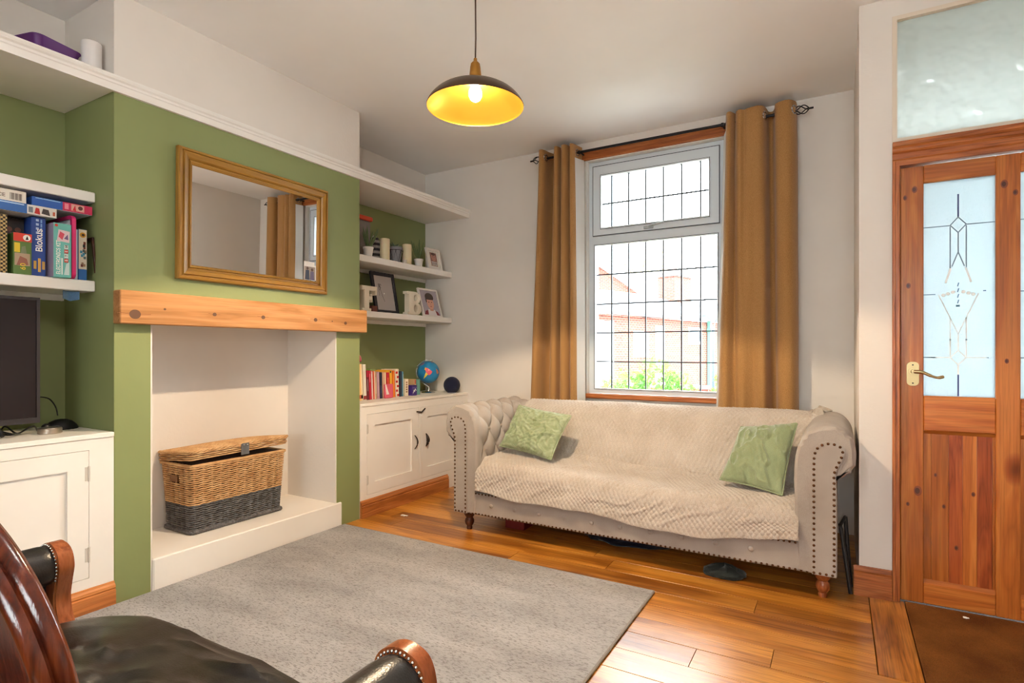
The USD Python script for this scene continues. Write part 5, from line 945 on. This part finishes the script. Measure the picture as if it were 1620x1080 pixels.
gl.add('stem', cat(tube(crom([(GX, GY, ZT + .012), (GX + .002, GY + .002, ZT + .05), np.array([GX, GY, GZc]) - ax * .104], 6), [.012] * 6 + [.008] * 7, 12)), CHROME, smooth=50)
gl.add('base', lathe([(0, 0), (.058, 0), (.06, .004), (.05, .012), (.02, .018), (0, .02)], (GX, GY, ZT), 32), CHROME, smooth=40)
sp_ = Thing('smart_speaker', 'dark navy fabric ball speaker at the right end of the cupboard top', 'speaker', (-2.895, 3.955, ZT))
NAVY = fabric('navy_mesh', srgb(40, 42, 66), srgb(34, 36, 56), scale=900, bump=.4, sheen=.1)
sb_ = sph((0, 0, 0), .072, 4)[0]; sb_[:, 2] = np.maximum(sb_[:, 2], -.062); sp_.add('body', (sb_ + [-2.895, 3.955, ZT + .066], sph((0, 0, 0), .072, 4)[1]), NAVY, smooth=50); sp_.add('foot_ring', lathe([(0, 0), (.036, 0), (.038, .0045), (0, .0045)], (-2.895, 3.955, ZT), 28), C(120, 124, 150, .4))

# ---------------------------------------------------------------- foreground armchair
ac = Thing('armchair', 'black leather armchair with polished mahogany back, seen from behind', 'armchair', (-1.19, .45, 0))
def sq(t, p): return np.sign(t) * np.abs(t) ** p
th_ = np.linspace(0, 2 * PI, 96, endpoint=False); loops = []
for q, z in ((.0, .40), (.9, .40), (.985, .412), (1., .435), (.985, .458), (.93, .475), (.8, .480), (.6, .482), (.35, .483), (.12, .484)):
    x = -1.19 + .525 * q * sq(np.cos(th_), .55); y = .47 + .315 * q * sq(np.sin(th_), .5) + .03 * q * np.cos(th_ * 1) ** 2 * 0
    r_ = np.maximum(q, .01); wr = np.abs(fbm(np.stack([x * 3 - y * 4.5, x * 2.2 + y * 1.2, np.full_like(x, .3)], 1), 2, 21) - .5); zz = z + (.018 * np.maximum(0, .10 - wr) / .10 - .012) * (q > .3) * (z > .44) + .010 * (noise(np.stack([x * 5, y * 5, x * 0], 1), 3) - .5) * (z > .46)
    loops.append(np.stack([x, y + .022 * (1 - ((x + 1.19) / .53) ** 2) * (y > .47) * q, zz], 1))
loops = np.array(loops); dense = []
for a_, b_ in zip(loops[:-1], loops[1:]):
    for t in np.linspace(0, 1, 5, endpoint=False): dense.append(a_ * (1 - t) + b_ * t)
dense.append(loops[-1]); D_ = np.array(dense)
top_ = D_[..., 2] > .455; X_, Y_ = D_[..., 0], D_[..., 1]
ang_ = (X_ * .55 - Y_ * .83); wv = np.abs(fbm(np.stack([ang_ * 11 + 1.2 * fbm(np.stack([X_ * 4, Y_ * 4, X_ * 0], -1), 2, 4), (X_ * .83 + Y_ * .55) * 2.2, X_ * 0 + 2.], -1), 2, 31) - .5)
D_[..., 2] += top_ * (.018 * np.clip(1 - wv / .05, 0, 1) - .005) * sst(.455, .485, D_[..., 2])
ac.add('seat_cushion', loft(D_), LEATHER, smooth=True)
ac.add('seat_frame', cat(loft([np.stack([-1.19 + .50 * q * sq(np.cos(th_), .5), .46 + .30 * q * sq(np.sin(th_), .5), np.full(96, z)], 1) for q, z in ((.9, .30), (1., .305), (1., .395), (.9, .402))])), MAHOG, smooth=40)
for s in (-1, 1):
    bx_, yf = (-1.80, .70) if s < 0 else (-.645, .762)
    apth = crom([(-1.19 + s * .36, .24, .61), (-1.19 + s * .43, .32, .60), (bx_ - s * .02, .46, .588), (bx_, .58, .575), (bx_, yf - .03, .572)], 10); n_ = len(apth)
    rr = np.interp(np.linspace(0, 1, n_), [0, .15, .6, .92, 1], [.034, .042, .052, .056, .052]); am = tube(apth, rr, 20); v = am[0]; v[:, 2] = np.where(v[:, 2] < .555, .555 - (.555 - v[:, 2]) * .8, v[:, 2])
    ap = ac.add('arm_pad', (v, am[1]), LEATHER, smooth=60)
    ac.add('arm_panel', cat(shell(np.array([[(p[0], p[1], z) for z in (.36, .45, .54)] for p in apth[::3]]), .03)), LEATHER, parent=ap, smooth=60)
    fr = Polygon([(bx_ - s * t, z) for t, z in crom([(-.056, .33), (-.057, .45), (-.058, .56), (-.045, .612), (-.015, .631), (.02, .631), (.05, .612), (.062, .575), (.05, .53), (.042, .49), (.055, .445), (.09, .405), (.112, .37), (.108, .33)], 6)]).buffer(0)
    fm = ac.add('arm_front', cat(along_y(fr, yf - .03, yf), along_y(fr.buffer(-.006), yf - .034, yf + .006)), MAHOGL, smooth=35)
    ns_ = [sph((bx_ + .0565 * math.cos(t), yf - .034, .572 + .0565 * math.sin(t)), .003, 1) for t in np.linspace(-.5, PI + .5, 26)]
    ac.add('stud_row', cat(*ns_), CHROME, parent=fm, smooth=True, kind='stuff')
    ac.add('leg', cat(lathe([(0, 0), (.018, 0), (.022, .02), (.018, .05), (.03, .14), (.042, .24), (.044, .31), (0, .31)], (bx_ - s * .03, yf - .02, .012), 20)), MAHOG, smooth=40); ac.add('leg', tube([(-1.19 + s * .38, .16, .0165), (-1.19 + s * .38, .19, .31)], [.02, .03], 12), MAHOG, smooth=40)
# balloon back: polished rear panel with a moulded rim, padded front
def backpt(x, z, d=0.): return np.stack([x, .385 - .20 * (z - .55) + d * .98, z + d * .2], -1)
ez, ea, eb = .686, .28, .238
def ell(k, d, n=110): t = np.linspace(0, 2 * PI, n, endpoint=False); return backpt(-1.19 + (ea + k) * np.cos(t), ez + (eb + k) * np.sin(t), np.full(n, d))
rimp = [(k_ * .68, d_k) for k_, d_k in [(-.062, -.002), (-.058, -.016), (-.050, -.020), (-.044, -.014), (-.040, -.020), (-.028, -.030), (-.018, -.030), (-.010, -.027), (-.003, -.020), (-.001, -.013), (-.010, -.008), (-.004, -.003), (.002, .003), (.001, .010), (-.008, .016), (-.05, .018), (-.062, .010)]]
V = np.array([ell(k, d) for k, d in rimp + rimp[:1]]); v, f = grid(V.transpose(1, 0, 2), closed_u=True)
if trimesh.Trimesh(v, f, process=False).volume < 0: f = f[:, ::-1]
ac.add('back_rim', (v, f), MAHOG, smooth=50, label='moulded mahogany rim of the chair back')
ac.add('back_panel', loft([ell(-.04, .004), ell(-.04, -.010), ell(-.10, -.016), ell(-.2, -.018)]), MAHOG, smooth=40, label='polished mahogany rear panel')
ac.add('back_pad', loft([ell(-.04, .006), ell(-.042, .010), ell(-.07, .02), ell(-.14, .028), ell(-.22, .03)]), LEATHER, smooth=50)
for s in (-1, 1): ac.add('back_post', tube([(-1.19 + s * .22, .43, .30), (-1.19 + s * .24, .40, .44)], .024, 12), MAHOG, smooth=40)

# ---------------------------------------------------------------- outside the front window
single('ground', bx(-40, 30, YW + .35, 70, -.5, -.32), paint('paving_grey', srgb(172, 170, 164), rough=.9, scale=8, var=.1), 'pale paved ground of the yard outside the window', 'ground', kind=S)
OA, OD = np.array([-6.67, 16.9]), np.array([.2895, .957]); ON = np.array([.957, -.2895])
def ob(s0, s1, n0, n1, z0, z1, c=.0):
    m = bx(s0, s1, n0, n1, z0, z1); v = m[0]; P = OA + v[:, :1] * OD + v[:, 1:2] * ON; m = (np.c_[P, v[:, 2]], m[1][:, ::-1]); return m
def outp(T, nm, m, mat, par=None, **k): return T.add(nm, m, mat, parent=par, **k)
out = Thing('outbuilding', 'low red brick outbuilding with a slate roof across the yard', 'building', (*OA, -.32))
wp = outp(out, 'wall', ob(-3, 16, -4, 0, -.32, 2.30), BRICK)
def prism_s(pts, s0, s1):
    v, f = ext(Polygon(pts), s1 - s0); P = OA + (s0 + v[:, 2:3]) * OD + v[:, :1] * ON; m = trimesh.Trimesh(np.c_[P, v[:, 1]], f, process=False)
    return (m.vertices, m.faces[:, ::-1] if m.volume < 0 else m.faces)
outp(out, 'roof', prism_s([(.22, 2.36), (.22, 2.44), (-4.4, 3.9), (-4.4, 3.8)], -3.2, 16.2), SLATE)
outp(out, 'gutter', prism_s([(.22, 2.32), (.34, 2.32), (.34, 2.42), (.22, 2.42)], -3.2, 16.2), C(70, 76, 84, .5))
for s0, s1, z0, z1 in ((2.1, 2.8, 1.05, 1.72), (5.75, 6.55, 1.52, 1.95), (3.5, 3.8, 1.45, 1.95)):
    wf = outp(out, 'window', cat(ob(s0 - .1, s1 + .1, -.02, .03, z0 - .12, z0), ob(s0 - .1, s1 + .1, -.02, .03, z1, z1 + .1), ob(s0 - .1, s0, -.02, .03, z0, z1), ob(s1, s1 + .1, -.02, .03, z0, z1)), C(232, 232, 230)); outp(out, 'pane', ob(s0, s1, -.02, .012, z0, z1), C(96, 122, 140, .15), par=wf)
dw = outp(out, 'garage_door', ob(-1.2, .75, -.02, .03, -.3, 2.02), C(226, 228, 230)); outp(out, 'door_frame', cat(ob(-1.3, -1.2, -.02, .05, -.3, 2.1), ob(.75, .85, -.02, .05, -.3, 2.1), ob(-1.3, .85, -.02, .05, 2.02, 2.12)), C(206, 208, 210), par=dw)
outp(out, 'door', ob(3.35, 3.95, -.02, .03, -.3, 2.05), C(214, 220, 220))
outp(out, 'drainpipe', cat(ob(7.1, 7.25, .03, .16, -.3, 2.5), ob(7.05, 7.35, .03, .2, 1.9, 2.05)), C(96, 150, 132))
cs_ = outp(out, 'chimney_stack', ob(9.7, 11.2, -3.9, -3.0, 3.2, 4.72), BRICK); outp(out, 'corbel', cat(ob(9.6, 11.3, -4.0, -2.9, 4.72, 4.86), ob(9.55, 11.35, -4.05, -2.85, 4.86, 4.94)), C(120, 112, 112, .9), par=cs_)
for i in range(3): outp(out, 'chimney_pot', lathe([(.0, 0), (.12, 0), (.10, .2), (.12, .24), (0, .24)], (*(OA + (10. + .42 * i) * OD - 3.45 * ON), 4.94), 14), C(120, 104, 100, .8), par=cs_)
h2 = Thing('house', 'gabled brick house seen over the outbuilding roof', 'house', (-10, 27, -.32))
def hb(P): return np.array(P, float)
g_ = Polygon([(-13.2, -.3), (-8.6, -.3), (-8.6, 3.9), (-10.9, 5.6), (-13.2, 3.9)]); outp(h2, 'wall', along_y(g_, 28, 36), BRICK)
for pts in ([(-8.3, 3.72), (-8.3, 3.88), (-10.9, 5.82), (-10.9, 5.62)], [(-13.5, 3.72), (-13.5, 3.88), (-10.9, 5.82), (-10.9, 5.62)]): outp(h2, 'roof', along_y(Polygon(pts), 27.7, 36.3), SLATE)
outp(h2, 'window', bx(-11.3, -10.5, 27.95, 28.02, 3.2, 4.3), C(150, 166, 176, .2))
def leaves(c, r, n, size, seed, squash=1.):
    g = np.random.default_rng(seed); d = g.normal(size=(n, 3)); d /= np.linalg.norm(d, axis=1, keepdims=True); k = g.integers(0, len(c), n)
    P = np.array(c)[k] + d * (np.array(r)[k] * g.uniform(.35, 1.05, (n, 1)) ** .6)
    a, b = g.normal(size=(n, 3)), g.normal(size=(n, 3)); a /= np.linalg.norm(a, axis=1, keepdims=True); b -= (a * b).sum(1, keepdims=True) * a; b /= np.linalg.norm(b, axis=1, keepdims=True)
    s_k = size * g.uniform(.6, 1.2, (n, 1)); V = np.stack([P - a * s_k, P + b * s_k * .45, P + a * s_k, P - b * s_k * .45], 1).reshape(-1, 3); q = np.arange(n)[:, None] * 4
    return V, np.vstack([q + [0, 1, 2], q + [0, 2, 3]])
PALELEAF = paint('pale_leaf', srgb(196, 190, 168), rough=.7, bump=0., var=.15)
def bush(label, c, r, n, size, seed, name='bush', cat_='bush', lf=None):
    c, r = np.array(c, float), np.array(r, float); T = Thing(name, label, cat_, (c[:, 0].mean(), c[:, 1].mean(), -.32))
    T.add('stem', cat(*[tube([(p[0], p[1], -.32), (p[0] + .05, p[1], p[2])], [.03, .015], 6) for p in c]), C(96, 76, 56, .9)); T.add('foliage', leaves(c, r, n, size, seed), lf or LEAF, kind='stuff')
bush('bright green shrub at the lower left of the window view', [(-3.0, 9.0, .35), (-2.6, 9.2, .5), (-2.3, 9.4, .3), (-3.3, 9.1, .2)], [(.4, .4, .5), (.4, .4, .55), (.35, .4, .5), (.4, .4, .5)], 2600, .06, 1)
bush('sparser taller shrub in the middle of the window view', [(-1.55, 9.8, .5), (-1.5, 9.75, .9), (-1.6, 9.9, .2)], [(.28, .3, .4), (.2, .22, .35), (.3, .3, .4)], 1100, .055, 2)
bush('low straggling plant at the lower right of the window view', [(-1.0, 9.6, .25), (-.75, 9.8, .4), (-.45, 9.8, .2)], [(.3, .3, .35), (.3, .3, .4), (.3, .3, .3)], 900, .055, 3)
bush('pale tree rising behind the outbuilding', [(-13.2, 40, 7.6), (-11.9, 40.5, 8.2), (-10.9, 40, 6.8), (-14.3, 40, 7.0)], [(1.5, 1.4, 1.3), (1.4, 1.4, 1.3), (1.1, 1.2, .9), (1.3, 1.2, 1.0)], 2200, .2, 4, 'tree', 'tree', PALELEAF)
lp_ = Thing('bracket_pole', 'dark pole with curled arms standing in the yard', 'pole', (-1.95, 10.6, -.32))
lp_.add('post', cyl((-1.95, 10.6, -.32), (-1.95, 10.6, 1.55), .028, 10), C(66, 78, 90, .5), smooth=40)
for s in (-1, 1): lp_.add('arm', tube(crom([(-1.95, 10.6, 1.5), (-1.95 + s * .06, 10.6, 1.72), (-1.95 + s * .18, 10.6, 1.78), (-1.95 + s * .26, 10.6, 1.66)], 6), .012, 6), C(66, 78, 90, .5), smooth=40)
gw = Thing('garden_wall', 'low brick garden wall behind the shrubs', 'wall', (-1.5, 12, -.32)); gw.add('wall', bx(-7, 5, 12.0, 12.22, -.32, .35), BRICK); gw.add('coping', cbox(-7, 5, 11.96, 12.26, .35, .42, .01), C(186, 182, 176, .9))
